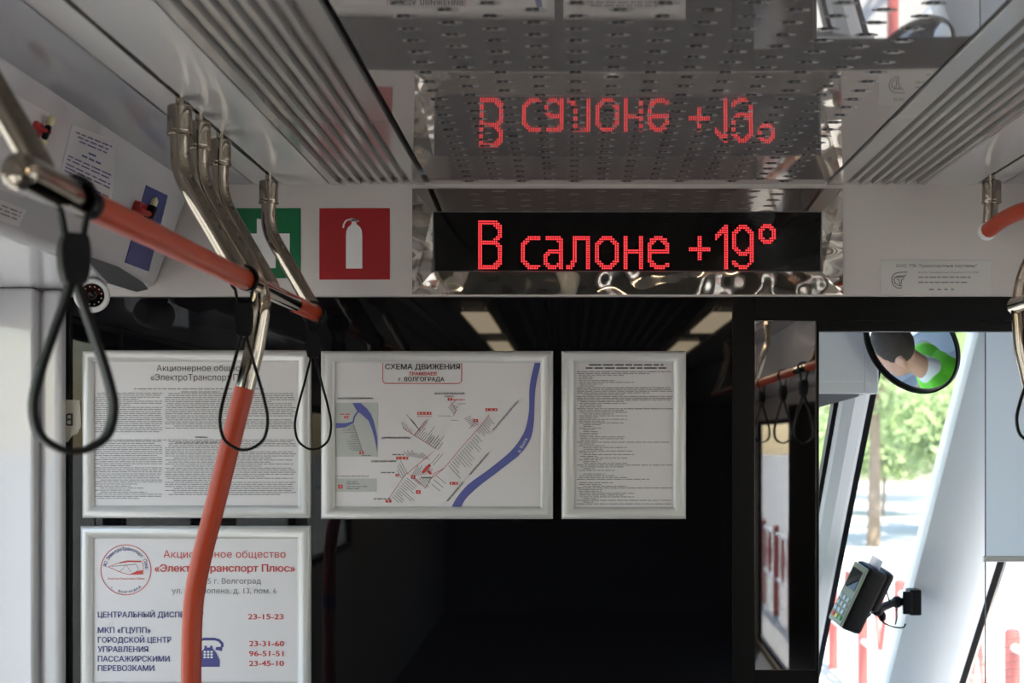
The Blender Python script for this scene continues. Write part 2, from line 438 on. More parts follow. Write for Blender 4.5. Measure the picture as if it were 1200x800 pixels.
# ------------------------------------------------------------------ text display in the header
disp = thing('text_display', (xw(735), D, zw(345)), 'long red dot-matrix text display in a polished steel frame on the white header', 'display')
ox0, oy0, ox1, oy1 = 483, 221, 988, 345; ix0, iy0, ix1, iy1 = 507, 247.5, 963.5, 318.5
bm = bmesh.new()
def fq(pts, mi=0):
    return poly(bm, pts, mi)
YO, YI = D-.003, D-.012
O = [P(x, y, YO) for x, y in ((ox0, oy0), (ox1, oy0), (ox1, oy1), (ox0, oy1))]
yin = (D-.0045, D-.0045, D-.0075, D-.0075)
I = [P(x, y, yy) for (x, y), yy in zip(((ix0, iy0), (ix1, iy0), (ix1, iy1), (ix0, iy1)), yin)]
ri = .003
Ob = [Vector((p.x, D, p.z)) for p in O]
In = [p+Vector((sx*ri, .004, sz*ri)) for p, sx, sz in zip(I, (1, -1, -1, 1), (-1, -1, 1, 1))]
Ib = [Vector((p.x, D+.0, p.z)) for p in In]
for i in range(4):
    j = (i+1) % 4
    fq([O[i], O[j], I[j], I[i]], 0 if i == 0 else 1)
    fq([Ob[i], Ob[j], O[j], O[i]], 1); fq([I[i], I[j], In[j], In[i]], 2); fq([In[i], In[j], Ib[j], Ib[i]], 2)
bmesh.ops.remove_doubles(bm, verts=bm.verts, dist=1e-5); bmesh.ops.recalc_face_normals(bm, faces=bm.faces)
bez = link('frame', bm, [M['steel'], M['wavy'], M['dgrey']], smooth=False)
bm = bmesh.new(); a, b = P(ix0, iy0, D-.004), P(ix1, iy1, D-.004)
box(bm, a.x, b.x, D-.0025, D, b.z, a.z); scr = link('screen', bm, M['screen'])
G = {
 'В': ["#########..", "##########.", "##.....####", "##......###", "##.......##", "##.......##", "##.......##", "##......###", "##.....###.", "#########..", "##########.", "##......###", "##.......##", "##.......##", "##.......##", "##.......##", "##.......##", "##.......##", "##......###", "##.....####", "##########.", "#########.."],
 'с': ["...######", "..#######", ".###.....", "###......", "##.......", "##.......", "##.......", "##.......", "##.......", "##.......", "##.......", "###......", ".###.....", "..#######", "...#####."],
 'а': [".#######.", ".########", "......###", ".......##", ".......##", ".......##", "..#######", ".########", "###....##", "##.....##", "##.....##", "##.....##", "###...###", ".########", "..####.##"],
 'л': ["...########", "...########", "...##....##", "...##....##", "...##....##", "...##....##", "...##....##", "...##....##", "...##....##", "...##....##", "...##....##", "..###....##", "..##.....##", "####.....##", "###......##"],
 'о': ["...#####...", "..#######..", ".###...###.", "###.....###", "##.......##", "##.......##", "##.......##", "##.......##", "##.......##", "##.......##", "##.......##", "###.....###", ".###...###.", "..#######..", "...#####..."],
 'н': ["##.....##", "##.....##", "##.....##", "##.....##", "##.....##", "##.....##", "#########", "#########", "##.....##", "##.....##", "##.....##", "##.....##", "##.....##", "##.....##", "##.....##"],
 'е': ["...####...", ".########.", ".###..###.", "###....###", "##......##", "##......##", "##########", "##########", "##........", "##........", "##........", "###.......", ".###....##", ".#########", "...#####.."],
 '+': ["....##....", "....##....", "....##....", "....##....", "....##....", "##########", "##########", "....##....", "....##....", "....##....", "....##...."],
 '1': ["....##", "...###", "..####", ".#####", "###.##", "##..##", "#...##"]+["....##"]*13,
 '9': ["...####...", "..######..", ".###..###.", "###....###", "##......##", "##......##", "##......##", "##......##", "##......##", "##......##", "###....###", ".###..####", "..########", "...####.##", "........##", "........##", "##......##", "###....##.", ".#######..", "...####..."],
 '°': ["..####..", ".######.", "###..###", "##....##", "##....##", "##....##", "###..###", ".######.", "..####.."],
}
pit = 2.62; base_row = 314.2; YL = D-.0031
put = [('В', 561.3, 0), ('с', 611.5, 0), ('а', 638, 0), ('л', 664.5, 0), ('о', 698.3, 0), ('н', 731.8, 0), ('е', 760, 0), ('+', 808.3, 4), ('1', 839.3, 0), ('9', 859, 0), ('°', 890, 12)]
adopt(disp, bez, scr)
for word in ((0, 1), (1, 7), (7, 11)):
  bm = bmesh.new()
  for ch, x, lift in put[word[0]:word[1]]:
      rws = G[ch]
      for j, row in enumerate(rws):
          for i, c in enumerate(row):
              if c != '#': continue
              cx, cy = x+i*pit*.985, base_row-(len(rws)-1-j+lift)*pit
              if ch == '°': cy = 263.5+j*pit
              q = P(cx, cy, YL); r = .00158
              top = [bm.verts.new((q.x+r*.75*cos(t), YL-.0006, q.z+r*.75*sin(t))) for t in [2*pi*k/8 for k in range(8)]]
              bot = [bm.verts.new((q.x+r*cos(t), YL+.0006, q.z+r*sin(t))) for t in [2*pi*k/8 for k in range(8)]]
              bm.faces.new(top)
              for k2 in range(8): bm.faces.new((bot[k2], bot[(k2+1) % 8], top[(k2+1) % 8], top[k2]))
  bmesh.ops.recalc_face_normals(bm, faces=bm.faces)
  adopt(disp, link('lit_word', bm, M['led'], smooth=False))

# ------------------------------------------------------------------ signs and plate on the header
def sign(name, x0, y0, x1, y1, m, label, cat, draw, mats):
    bm = bmesh.new(); a, b = P(x0, y0, D), P(x1, y1, D)
    box(bm, a.x, b.x, D-.0012, D, b.z, a.z, bev=.0004, seg=1)
    o = tag(link(name, bm, m), label, cat)
    bm = bmesh.new(); draw(bm, on(D-.0015)); sub(o, link('pictogram' if cat == 'sign' else 'engraving', bm, mats, smooth=False))
    return o
def d_ext(bm, mp):
    q = [(405.5, 314.5), (405.5, 276), (406, 270), (408, 266), (411, 263.5), (412, 262), (412, 259.5), (417.5, 259.5), (417.5, 262), (419, 263.5), (422, 266), (424, 270), (424.5, 276), (424.5, 314.5)]
    poly(bm, [mp(*p) for p in q][::-1])
    pline(bm, [(420, 258.2), (408, 257.2), (405, 259), (403, 262.5), (402.2, 267)], 1.8, mp)
    pline(bm, [(410.5, 256.6), (420.5, 258.8)], 2.4, mp)
sign('fire_extinguisher_sign', 374.3, 244, 457, 327.5, M['redsign'], 'square red sign with white fire extinguisher pictogram on the header', 'sign', d_ext, M['signwht'])
def d_aid(bm, mp):
    prect(bm, 301, 256.5, 323, 314, mp); prect(bm, 284, 273.5, 301, 297, mp); prect(bm, 323, 273.5, 339.5, 297, mp)
sign('first_aid_sign', 271, 244, 352.5, 326, M['green'], 'square green sign with white cross behind the chrome hangers', 'sign', d_aid, M['signwht'])
def d_plate(bm, mp):
    X = lambda u: 1020+u/7.5; Y = lambda v: 300+v/7.5
    text(bm, 'ООО "ПК Транспортные системы"', X(225), X(938), Y(98), 3.6, mp, 0)
    text(bm, 'Вагон трамвайный Модель 71-911ЕМ', X(420), X(950), Y(150), 2.2, mp, 1)
    for y, e in ((186, 880), (230, 855)): words_line(bm, X(420), X(e), Y(y), 1.3, mp, 1, (4, 10), 1.2)
    words_line(bm, X(515), X(735), Y(293), 1.5, mp, 1, (2, 6), 4)
    pline(bm, [(X(u), Y(v)) for u, v in ((325, 140), (250, 143), (212, 155), (190, 185), (188, 220), (205, 258), (235, 280), (272, 280), (278, 262), (245, 258), (218, 240), (208, 210), (216, 188), (238, 176), (308, 172))], .9, mp, 0, True)
    pline(bm, [(X(u), Y(v)) for u, v in ((232, 186), (300, 184), (292, 202), (276, 204), (268, 250), (256, 250), (252, 206), (234, 202))], .9, mp, 0, True)
sign('nameplate', 1032, 305, 1162, 344.3, M['silver'], 'small engraved silver plate with a round logo on the header', 'nameplate', d_plate, [M['ink'], M['grey']])

# ------------------------------------------------------------------ framed notices on the black glass
PF = .016
def clip_frame(name, outer, inner, label, mats, *draws):
    x0, y0, x1, y1 = outer; a0, b0, a1, b1 = inner; yb = GY
    A = P(x0, y0, yb-.008); B = P(x1, y1, yb-.008); C = P(a0, b0, yb-.006); E = P(a1, b1, yb-.006)
    root = thing(name, ((A.x+B.x)/2, yb, B.z), label, 'poster')
    wx = C.x-A.x; prof = [(0, 0), (0, .006), (.08, .0095), (.22, .013), (.42, .0155), (.62, .0145), (.8, .0115), (.93, .008), (1., .005), (1., 0)]
    bm = bmesh.new(); loops = []
    for t, h in prof:
        l, r = A.x+(C.x-A.x)*t, B.x+(E.x-B.x)*t; tp, bt = A.z+(C.z-A.z)*t, B.z+(E.z-B.z)*t
        loops.append([bm.verts.new((x, yb-h, z)) for x, z in ((l, tp), (r, tp), (r, bt), (l, bt))])
    for p, q in zip(loops, loops[1:]):
        for i in range(4): bm.faces.new((p[i], p[(i+1) % 4], q[(i+1) % 4], q[i]))
    bmesh.ops.recalc_face_normals(bm, faces=bm.faces)
    fr = link('frame', bm, M['alu'], angle=50)
    bm = bmesh.new(); box(bm, C.x-.002, E.x+.002, yb-.0035, yb, E.z-.002, C.z+.002); sh = link('sheet', bm, M['paper'])
    adopt(root, fr, sh)
    for nm, draw in draws:
        bm = bmesh.new(); draw(bm, on(yb-.0042)); sub(sh, link(nm, bm, mats, smooth=False))
    return root
def d_p1(bm, mp):
    text(bm, 'Акционерное общество', 183.5, 297, 434.5, 7, mp, 0); text(bm, '«ЭлектроТранспорт Плюс»', 176.5, 303, 445.5, 7.4, mp, 0)
    words_line(bm, 157, 312, 455.5, 1, mp, 1); words_line(bm, 212, 258, 459, .9, mp, 1)
    for blk, (ya, yb_, last) in enumerate(((460.5, 508, 3), (517, 586, 2))):
        y = ya
        while y < yb_:
            s = 0 if random.random() < .7 else random.choice((2, 4, 10))
            e1 = 190 if random.random() < .75 else random.uniform(150, 188)
            words_line(bm, 111.5+s*.6, e1, y, .85, mp, 1, (2, 9), 1.0)
            if y < yb_-6:
                e2 = 347 if random.random() < .75 else random.uniform(260, 340)
                words_line(bm, 193.5+s, e2, y+.4, .85, mp, 1, (2, 9), 1.0)
            y += 2.38
    text(bm, 'ВЫПИСКА', 229, 243, 513, 1.7, mp, 0, .01); words_line(bm, 125, 347, 515.3, .8, mp, 1); words_line(bm, 205, 262, 518.6, .8, mp, 1)
clip_frame('framed_notice', (96, 410, 364, 607), (110.7, 424.3, 349, 592.5), 'framed two-column text notice with large title at upper left', [M['ink'], M['grey']], ('print', d_p1))

def d_p2(bm, mp0):
    X = lambda u: 370+u/3.72; Y = lambda v: 400+v/3.72
    mp = lambda u, v: mp0(X(u), Y(v)); up = lambda u, v: mp0(X(u), Y(v))+Vector((0, -.0002, 0))
    K, GR, RD, NV, RV, LG, WH = range(7)
    text(bm, 'СХЕМА ДВИЖЕНИЯ', 303, 628, 121, 23, mp, K, .03); text(bm, 'ТРАМВАЕВ', 405, 527, 148, 15, mp, RD, .03); text(bm, 'г. ВОЛГОГРАДА', 362, 560, 173, 18, mp, K, .025)
    pline(bm, [(292, 93), (292, 170), (296, 179), (304, 183), (622, 183), (631, 179), (636, 170), (636, 93)], 3.4, mp, RD)
    Lr = [(955, 92), (940, 150), (931, 210), (930, 290), (922, 350), (903, 405), (850, 478), (750, 560), (665, 622), (615, 680), (592, 721)]
    Rr = [(982, 92), (968, 150), (957, 215), (953, 300), (950, 360), (936, 425), (893, 488), (800, 563), (708, 634), (655, 685), (634, 721)]
    Ls = [p.to_2d() for p in smooth_path([(*p, 0) for p in Lr], 4)]; Rs = [p.to_2d() for p in smooth_path([(*p, 0) for p in Rr], 4)]
    for a, b, c, d in zip(Ls, Ls[1:], Rs[1:], Rs): poly(bm, [mp(*a), mp(*b), mp(*c), mp(*d)], RV)
    text(bm, 'р. Волга', 890, None, 484, 13, up, WH, 0, None, -1.05)
    prect(bm, 88, 267, 270, 502, mp, LG); prect(bm, 88, 597, 265, 655, mp, LG)
    def ribbon(L, Q, m=RV):
        for a, b, c, d in zip(L, L[1:], Q[1:], Q): poly(bm, [up(*a), up(*b), up(*c), up(*d)], m)
    ribbon([(160, 268), (178, 300), (200, 318), (230, 345), (246, 385), (258, 430), (267, 478)], [(195, 268), (222, 290), (240, 315), (252, 345), (262, 385), (268, 420), (268.5, 440)])
    ribbon([(183, 300), (166, 325), (158, 356)], [(190, 304), (172, 328), (165, 356)]); ribbon([(88, 355), (130, 356), (163, 348)], [(88, 378), (130, 374), (160, 357)])
    text(bm, 'КРАСНОАРМЕЙСКИЙ РАЙОН', 97, 250, 252, 7.5, mp, K, .015); text(bm, 'ДЗЕРЖИНСКИЙ РАЙОН', 287, 412, 424, 8, mp, K, .015)
    text(bm, 'СОВЕТСКИЙ РАЙОН', 243, 350, 526, 8, mp, K, .015); text(bm, 'КРАСНООКТЯБРЬСКИЙ', 518, 648, 231, 8, mp, K, .015); text(bm, 'РАЙОН', 562, 602, 243, 7, mp, K, .015)
    text(bm, 'Условные обозначения', 88, 230, 590, 8, mp, K)
    a45 = -math.atan2(130, 112)
    text(bm, 'ТРАКТОРОЗАВОДСКИЙ РАЙОН', 776, 776+172, 390, 8, mp, K, .012, None, a45) if 0 else None
    def rtext(s, u0, v0, u1, v1, h):
        L = math.hypot(u1-u0, v1-v0); rot = math.atan2(v1-v0, u1-u0)
        q = bmesh.new(); q.free()
        text(bm, s, u0, u0+L, v0, h, mp, K, .012, None, rot)
    rtext('ТРАКТОРОЗАВОДСКИЙ РАЙОН', 774, 391, 884, 263, 8); rtext('ЦЕНТРАЛЬНЫЙ РАЙОН', 674, 582, 758, 487, 8); rtext('ВОРОШИЛОВСКИЙ', 577, 697, 645, 616, 8)
    for y, e in ((611, 185), (620, 190), (632, 225), (641, 190)): words_line(bm, 135, e, y, 4, up, GR, (10, 30), 4)
    def badge(x0, y0, x1, y1):
        prect(bm, x0, y0, x1, y1, up, RD)
        k = max(1, int((x1-x0)/14))
        for i in range(k):
            c = x0+(i+.5)*(x1-x0)/k; pline(bm, [(c-2, (y0+y1)/2), (c+2, (y0+y1)/2)], 5, lambda u, v: up(u, v)+Vector((0, -.0002, 0)), WH)
    for b in ((98, 624, 118, 641), (124, 324, 142, 335), (190, 479, 210, 491), (443, 307, 504, 319), (575, 246, 595, 258), (740, 291, 792, 303), (687, 338, 707, 351), (351, 502, 402, 514), (348, 577, 362, 589), (416, 583, 434, 598), (584, 612, 620, 624), (304, 690, 330, 702), (437, 648, 457, 664)): badge(*b)
    text(bm, 'ВОКЗАЛ', 444, 503, 329, 6, up, RD)
    poly(bm, [up(462, 568), up(470, 577), up(503, 541), up(495, 532)], RD); poly(bm, [up(484, 566), up(492, 560), up(507, 575), up(499, 581)], RD)
    def line(*pts): pline(bm, pts, 2.0, mp, RD)
    line((318, 684), (396, 572), (420, 588), (448, 612), (476, 640), (515, 576), (560, 552), (590, 516), (640, 455), (690, 400), (740, 340), (755, 318))
    line((400, 575), (440, 540), (490, 500), (525, 468), (430, 410), (380, 378)); line((430, 410), (490, 338)); line((600, 325), (612, 300), (590, 266)); line((670, 380), (695, 352)); line((165, 360), (205, 485)); line((476, 640), (500, 600), (560, 552))
    def ticks(a, b, k, ang, lo, hi):
        for i in range(k):
            t = (i+.5)/k; x, y = a[0]+(b[0]-a[0])*t, a[1]+(b[1]-a[1])*t; L = random.uniform(lo, hi)
            pline(bm, [(x, y), (x+L*cos(ang), y-L*sin(ang))], 2.3, mp, GR)
    ticks((380, 378), (425, 405), 4, R(112), 20, 45); ticks((420, 350), (460, 395), 6, R(128), 25, 50); ticks((425, 405), (520, 470), 12, R(52), 35, 85); ticks((480, 435), (535, 475), 6, R(52), 25, 60)
    ticks((400, 500), (500, 515), 9, R(135), 25, 55); ticks((370, 600), (405, 575), 4, R(118), 40, 75); ticks((412, 588), (498, 578), 9, R(58), 20, 60)
    ticks((330, 680), (400, 590), 11, R(-42), 25, 90); ticks((420, 600), (490, 590), 6, R(-42), 20, 60); ticks((530, 575), (500, 630), 3, R(-40), 45, 75)
    ticks((575, 545), (700, 400), 15, R(-48), 25, 85); ticks((700, 390), (755, 325), 9, R(-50), 20, 55); ticks((575, 285), (600, 318), 5, R(45), 25, 45); ticks((645, 335), (685, 375), 7, R(25), 20, 40)
    ticks((168, 362), (208, 480), 12, R(180), 22, 62); pline(bm, [(535, 324), (590, 325)], 2, mp, GR); pline(bm, [(620, 272), (655, 271)], 2, mp, GR); pline(bm, [(590, 343), (620, 345)], 2, mp, GR)
    words_line(bm, 598, 650, 254, 4, mp, RD, (12, 26), 3); words_line(bm, 285, 348, 571, 5, mp, GR, (12, 26), 3); words_line(bm, 334, 385, 493, 5, mp, GR, (12, 20), 5); words_line(bm, 252, 328, 686, 5, mp, GR, (12, 26), 4); words_line(bm, 105, 150, 317, 4, up, RD, (12, 26), 3)
    ticks((500, 528), (515, 545), 2, R(50), 55, 70); words_line(bm, 200, 243, 497, 4, up, GR, (12, 26), 3)
    prect(bm, 458, 590, 505, 596, mp, GR)
clip_frame('framed_map', (376, 411, 648, 608), (393, 425, 633, 593.5), 'framed tram route map with blue river curve and red title', [M['ink'], M['grey'], M['redink'], M['navy'], M['river'], M['lgrey'], M['signwht']], ('print', d_p2))

def d_p3(bm, mp0):
    mp = lambda u, v: mp0(640+u/3.636, 400+v/3.636)
    words_line(bm, 182, 500, 100, 6, mp, 0, (20, 60), 6); words_line(bm, 168, 512, 113, 6, mp, 0, (20, 60), 6)
    full = (129, 136, 193, 200, 207, 214, 222, 234, 240, 247, 290, 428, 524, 590, 622, 680, 688)
    y = 129
    while y < 698:
        f = min(abs(y-q) for q in full) < 4
        if f: words_line(bm, 131, 540 if random.random() < .8 else 440, y, 3.1, mp, 1, (8, 40), 4)
        elif random.random() < .93:
            s = random.choice((140, 142, 145, 158)); words_line(bm, s, random.choice((205, 220, 235, 250, 290, 330, 345, 375, 240, 200)), y, 3.0, mp, 1, (8, 36), 4)
        y += 7.5
clip_frame('framed_rules', (658, 411, 804, 608), (673.5, 425.5, 788.7, 594), 'narrow framed sheet of fine print right of the route map', [M['ink'], M['grey']], ('print', d_p3))

def d_p4(bm, mp0):
    X = lambda u: 60+u/3.75; Y = lambda v: 600+v/3.75
    mp = lambda u, v: mp0(X(u), Y(v)); up = lambda u, v: mp(u, v)+Vector((0, -.0003, 0))
    RD, NV, GR, WH = range(4)
    text(bm, 'Акционерное общество', 493, 1030, 200, 33, mp, RD, .004); text(bm, '«ЭлектроТранспорт Плюс»', 455, 1070, 261, 32, mp, RD, .022)
    text(bm, '400075 г. Волгоград', 600, 922, 314, 25, mp, GR); text(bm, 'ул. им. Шопена, д. 13, пом. 6', 530, 990, 357, 25, mp, GR)
    for s, x1, v in (('ЦЕНТРАЛЬНЫЙ ДИСПЕТЧЕР', 668, 462), ('МКП «ГЦУПП»', 437, 530), ('ГОРОДСКОЙ ЦЕНТР', 527, 573), ('УПРАВЛЕНИЯ', 425, 614), ('ПАССАЖИРСКИМИ', 520, 656), ('ПЕРЕВОЗКАМИ', 452, 697)):
        text(bm, s, 205, x1, v, 25, mp, NV, .02)
    for s, x0, x1, v in (('23-15-23', 865, 1020, 470), ('23-31-60', 870, 1023, 588), ('96-51-51', 870, 1020, 632), ('23-45-10', 870, 1022, 675)): text(bm, s, x0, x1, v, 24, mp, RD, .022)
def d_logo(bm, mp0):
    X = lambda u: 60+u/3.75; Y = lambda v: 600+v/3.75
    mp = lambda u, v: mp0(X(u), Y(v)); up = lambda u, v: mp(u, v)+Vector((0, -.0003, 0))
    RD, NV, GR, WH = range(4)
    cx, cy, r = 328, 253, 110
    pline(bm, [(cx+r*cos(2*pi*k/48), cy+r*sin(2*pi*k/48)) for k in range(48)], 3.2, mp, RD, True)
    s = 'АО ЭлектроТранспорт Плюс'
    for i, c in enumerate(s):
        if c == ' ': continue
        t = R(188+ (352-188)*i/(len(s)-1)); rr = 86
        text(bm, c, cx+rr*cos(t), None, cy+rr*sin(t), 15, mp, NV, .012, None, t+pi/2)
    s = 'г. Волгоград'
    for i, c in enumerate(s):
        if c == ' ': continue
        t = R(128-(128-52)*i/(len(s)-1)); rr = 102
        text(bm, c, cx+rr*cos(t)-4, None, cy+rr*sin(t), 11, mp, NV, .012, None, t-pi/2)
    pline(bm, [(250, 240), (290, 225), (330, 213), (395, 214), (404, 226), (404, 272), (340, 274), (300, 262), (250, 240)], 2.2, mp, RD)
    pline(bm, [(265, 238), (330, 232), (372, 228)], 3, mp, GR); pline(bm, [(300, 262), (330, 232), (350, 262)], 2, mp, GR); pline(bm, [(300, 222), (345, 216), (395, 217)], 5, mp, RD); pline(bm, [(372, 228), (384, 250), (372, 262)], 2, mp, GR)
    poly(bm, [mp(345, 272), mp(402, 272), mp(402, 254), mp(378, 258)], RD)
    text(bm, 'ЭлектроТранспорт Плюс', 248, 410, 296, 9, mp, RD)
def d_phone(bm, mp0):
    X = lambda u: 60+u/3.75; Y = lambda v: 600+v/3.75
    mp = lambda u, v: mp0(X(u), Y(v)); up = lambda u, v: mp(u, v)+Vector((0, -.0003, 0))
    RD, NV, GR, WH = range(4)
    pline(bm, [(634, 590), (636, 575), (650, 562), (672, 557), (718, 557), (738, 563), (751, 577), (752, 592)], 12, mp, NV)
    poly(bm, [mp(724, 592), mp(722, 604), mp(750, 610), mp(753, 590)][::-1], NV); poly(bm, [mp(633, 588), mp(632, 606), mp(660, 604), mp(660, 592)][::-1], NV)
    poly(bm, [mp(*q) for q in ((640, 679), (740, 679), (740, 650), (724, 615), (710, 600), (708, 586), (698, 586), (698, 594), (684, 594), (684, 586), (674, 586), (672, 600), (656, 615), (640, 650))], NV)
    for i in range(3):
        for j in range(3): prect(bm, 670+i*15, 609+j*12, 680+i*15, 617+j*12, up, WH)
clip_frame('framed_contacts', (94, 616, 364, 815), (109.5, 631, 348.5, 798.5), 'framed contact sheet with red and navy phone numbers below text notice', [M['redink'], M['navy'], M['grey'], M['signwht']], ('print', d_p4), ('logo', d_logo), ('telephone_pictogram', d_phone))

bm = bmesh.new(); q = [(74.5, 468), (93.5, 469), (95, 500), (90, 508), (84, 511), (79, 518), (74.5, 517)]
slab(bm, [P(*p, GY-.0015) for p in q], Vector((0, .0015, 0)))  # thin sheet painted as the door sticker's reflection in the black glass
lab = tag(link('label_reflection', bm, M['cream']), 'painted reflection of a torn cream sticker with mirrored letter beside the text notice', 'label')
bm = bmesh.new(); text(bm, 'В', 76.5, 85, 498.5, 14, on(GY-.002), 0, .03, None, 0, True); sub(lab, link('letter', bm, M['ink'], smooth=False))

# ------------------------------------------------------------------ left grab rail with its hangers and pole
RX, RZ = -.490, 1.886
def hanger(bm, Y, xt, xb, zb, sgn=1, r=.0142):
    tube(bm, fillet([(xt, Y, ZC-.03), (xt, Y, ZC-.108), (xb+(xt-xb)*.06, Y, zb+.015), (xb, Y, zb)], .10, 10), r, 22, 0)
def bracket(bm, Y, xt):
    lathe(bm, [(0, .0), (0, .006), (.016, .006), (.016, .0165), (.018, .018), (.052, .018), (.0545, .0172), (.0555, .019), (.059, .019), (.06, .0145)], (xt, Y, ZC+.004), (0, 0, -1), 24, 0)
HX = xw(328)
rail = thing('grab_rail', (RX, 2.0, RZ), 'orange and chrome grab rail at left with ceiling hangers and pole', 'grab rail')
for (a, b, m, nm, r) in ((1.20, 1.372, 'chrome', 'rail_end', .0172), (1.372, 2.052, 'orange', 'rail', .0152), (2.052, 2.40, 'chrome', 'rail', .0145), (2.40, 2.605, 'orange', 'rail', .0152)):
    bm = bmesh.new()
    if nm == 'rail_end': lathe(bm, [(0, 0), (0, .010), (.002, .0145), (.006, r), (.10, r), (.104, .015), (b-a, .015)], (RX, a, RZ), (0, 1, 0), 28)
    else: tube(bm, [(RX, a, RZ), (RX, b, RZ)], r, 28)
    adopt(rail, link(nm, bm, M[m]))
bm = bmesh.new(); lathe(bm, [(0, .0155), (.012, .0165), (.03, .0165), (.036, .012), (.038, 0)], (RX, 2.60, RZ), (0, 1, 0), 24); adopt(rail, link('end_cap', bm, M['rubber']))
for y in (1.374, 2.046):
    bm = bmesh.new(); lathe(bm, [(-.006, .0145), (-.006, .0162), (.006, .0162), (.006, .0145)], (RX, y, RZ), (0, 1, 0), 24); adopt(rail, link('collar', bm, M['rubber']))
for Y in (1.27, 2.01, 2.24, 2.60):
    bm = bmesh.new(); hanger(bm, Y, HX, RX-.002, RZ); h = link('hanger', bm, M['chrome']); adopt(rail, h)
    bm = bmesh.new(); bracket(bm, Y, HX); sub(h, link('ceiling_bracket', bm, M['chrome'])); h.children[0].matrix_parent_inverse = Matrix()
YP = 2.115
def pp(px, py): return P(px, py, YP)
top = fillet([(HX, YP, ZC-.03), (HX, YP, ZC-.108), tuple(pp(296, 318)), tuple(pp(308, 352)), tuple(pp(298, 410)), tuple(pp(287, 455))], .12, 10)
bm = bmesh.new(); tube(bm, top, .0152, 24); h = adopt(rail, link('pole_top', bm, M['chrome'])); bm = bmesh.new(); bracket(bm, YP, HX); sub(h, link('ceiling_bracket', bm, M['chrome']))
bm = bmesh.new(); low = smooth_path([pp(287, 454), pp(270, 520), pp(250, 600), pp(236, 655), pp(227, 705), pp(224.5, 760), pp(224, 815)]+[Vector((pp(224, 815).x, YP, z)) for z in (1.0, .6, .3, 0.0)], 8)
tube(bm, low, .0155, 24); adopt(rail, link('pole', bm, M['orange']))
bm = bmesh.new(); lathe(bm, [(0, .0162), (.01, .0168), (.03, .0168), (.034, .0155)], (pp(224, 815).x, YP, P(224, 800, YP).z), (0, 0, -1), 24); adopt(rail, link('pole_ring', bm, M['navy']))

# strap handles
def strap_meshes(wd, ht, thick, band):
    out = []
    bm = bmesh.new(); tube(bm, [Vector((sin(t)*.020, 0, cos(t)*.020+.0)) for t in [R(-140+280*k/18) for k in range(19)]], 0, rect=(band*.34, .0022), axis=(0, 1, 0))
    for s in (-1, 1): tube(bm, [Vector((s*sin(R(140))*.020, 0, cos(R(140))*.020)), Vector((s*.010, 0, -.030)), Vector((s*.007, 0, -.052))], 0, rect=(band*.34, .0022), axis=(0, 1, 0))
    out.append(('loop_top', bm))
    bm = bmesh.new()
    z0, z1 = -.036, -.086; hw = .0135
    prof = [(hw*.75, z0), (hw*.95, z0-.006), (hw*1.05, z0-.018), (hw*.98, z0-.036), (hw*.72, z1)]
    pts = [(x, z) for x, z in prof]+[(-x, z) for x, z in prof[::-1]]
    prism(bm, pts, -band*.6, band*.6); bmesh.ops.bevel(bm, geom=list(bm.edges), offset=.0018, segments=2, affect='EDGES')
    out.append(('buckle', bm))
    bm = bmesh.new(); zb = -ht; zt = z1+.004
    R_ = [(.003, zt), (.0075, zt-.018), (wd*.24, zt-(zt-zb)*.30), (wd*.42, zt-(zt-zb)*.56), (wd*.495, zt-(zt-zb)*.74), (wd*.42, zt-(zt-zb)*.90), (wd*.2, zb+.0035), (0, zb)]
    pth = [Vector((x, 0, z)) for x, z in R_]+[Vector((-x, 0, z)) for x, z in R_[-2::-1]]
    tube(bm, smooth_path(pth, 7), 0, rect=(band*.5, thick/2), axis=(0, 1, 0))
    out.append(('hand_loop', bm)); return out
def strap(Y, x, z, wd, ht, rot, label, band=.022, thick=.0046, group=None):
    root = thing('strap_handle', (x, Y, z), label, 'strap handle', group); root.rotation_euler = (0, 0, rot)
    for nm, bm in strap_meshes(wd, ht, thick, band): link(nm, bm, M['rubber'], root)
    return root
strap(1.338, RX, RZ, .078, RZ-1.636, R(36), 'large black strap handle on the near chrome end of the left rail', .019, .0062)
strap(2.010+.022, RX, RZ, .070, RZ-1.631, R(13), 'black strap handle in front of the orange pole', .022)
strap(2.575, RX, RZ, .068, RZ-1.627, R(11), 'black strap handle hanging from the far orange rail end', .022, .0042)

# ------------------------------------------------------------------ right grab rails
RX2, RZ2 = .738, 1.868; HX2 = xw(1145)
front = thing('grab_rail', (HX2, 2.6, 2.04), 'short curved orange grab rail on a straight chrome hanger at right', 'grab rail')
bm = bmesh.new(); a = P(1157, 270, 2.6); tube(bm, [(HX2-.002, 2.6, ZC-.03), (a.x+.004, 2.6, a.z-.006)], .0135, 22); h = link('hanger', bm, M['chrome']); adopt(front, h)
bm = bmesh.new(); bracket(bm, 2.6, HX2-.002); sub(h, link('ceiling_bracket', bm, M['chrome']))
cv = smooth_path([P(1158, 270, 2.59), P(1176, 257, 2.53), P(1200, 246.5, 2.45), P(1232, 243, 2.37), P(1246, 258, 2.30), P(1230, 292, 2.262), P(1212, 322, 2.245)], 8)
bm = bmesh.new(); tube(bm, cv, .0152, 22); adopt(front, link('rail', bm, M['orange']))
bm = bmesh.new(); ball(bm, P(1157, 271, 2.595), .0175, 18); adopt(front, link('end_cap', bm, M['plastic']))
side = thing('grab_rail', (RX2, 1.0, RZ2), 'chrome grab rail with bent chrome pole at the right edge', 'grab rail')
for a, b, m in ((2.26, 1.9, 'chrome'), (1.9, 1.25, 'orange'), (1.25, 1.0, 'chrome'), (1.0, -1.6, 'orange')):
    bm = bmesh.new(); tube(bm, [(RX2, a, RZ2), (RX2, b, RZ2)], .0152 if m == 'orange' else .0145, 22); adopt(side, link('rail', bm, M[m]))
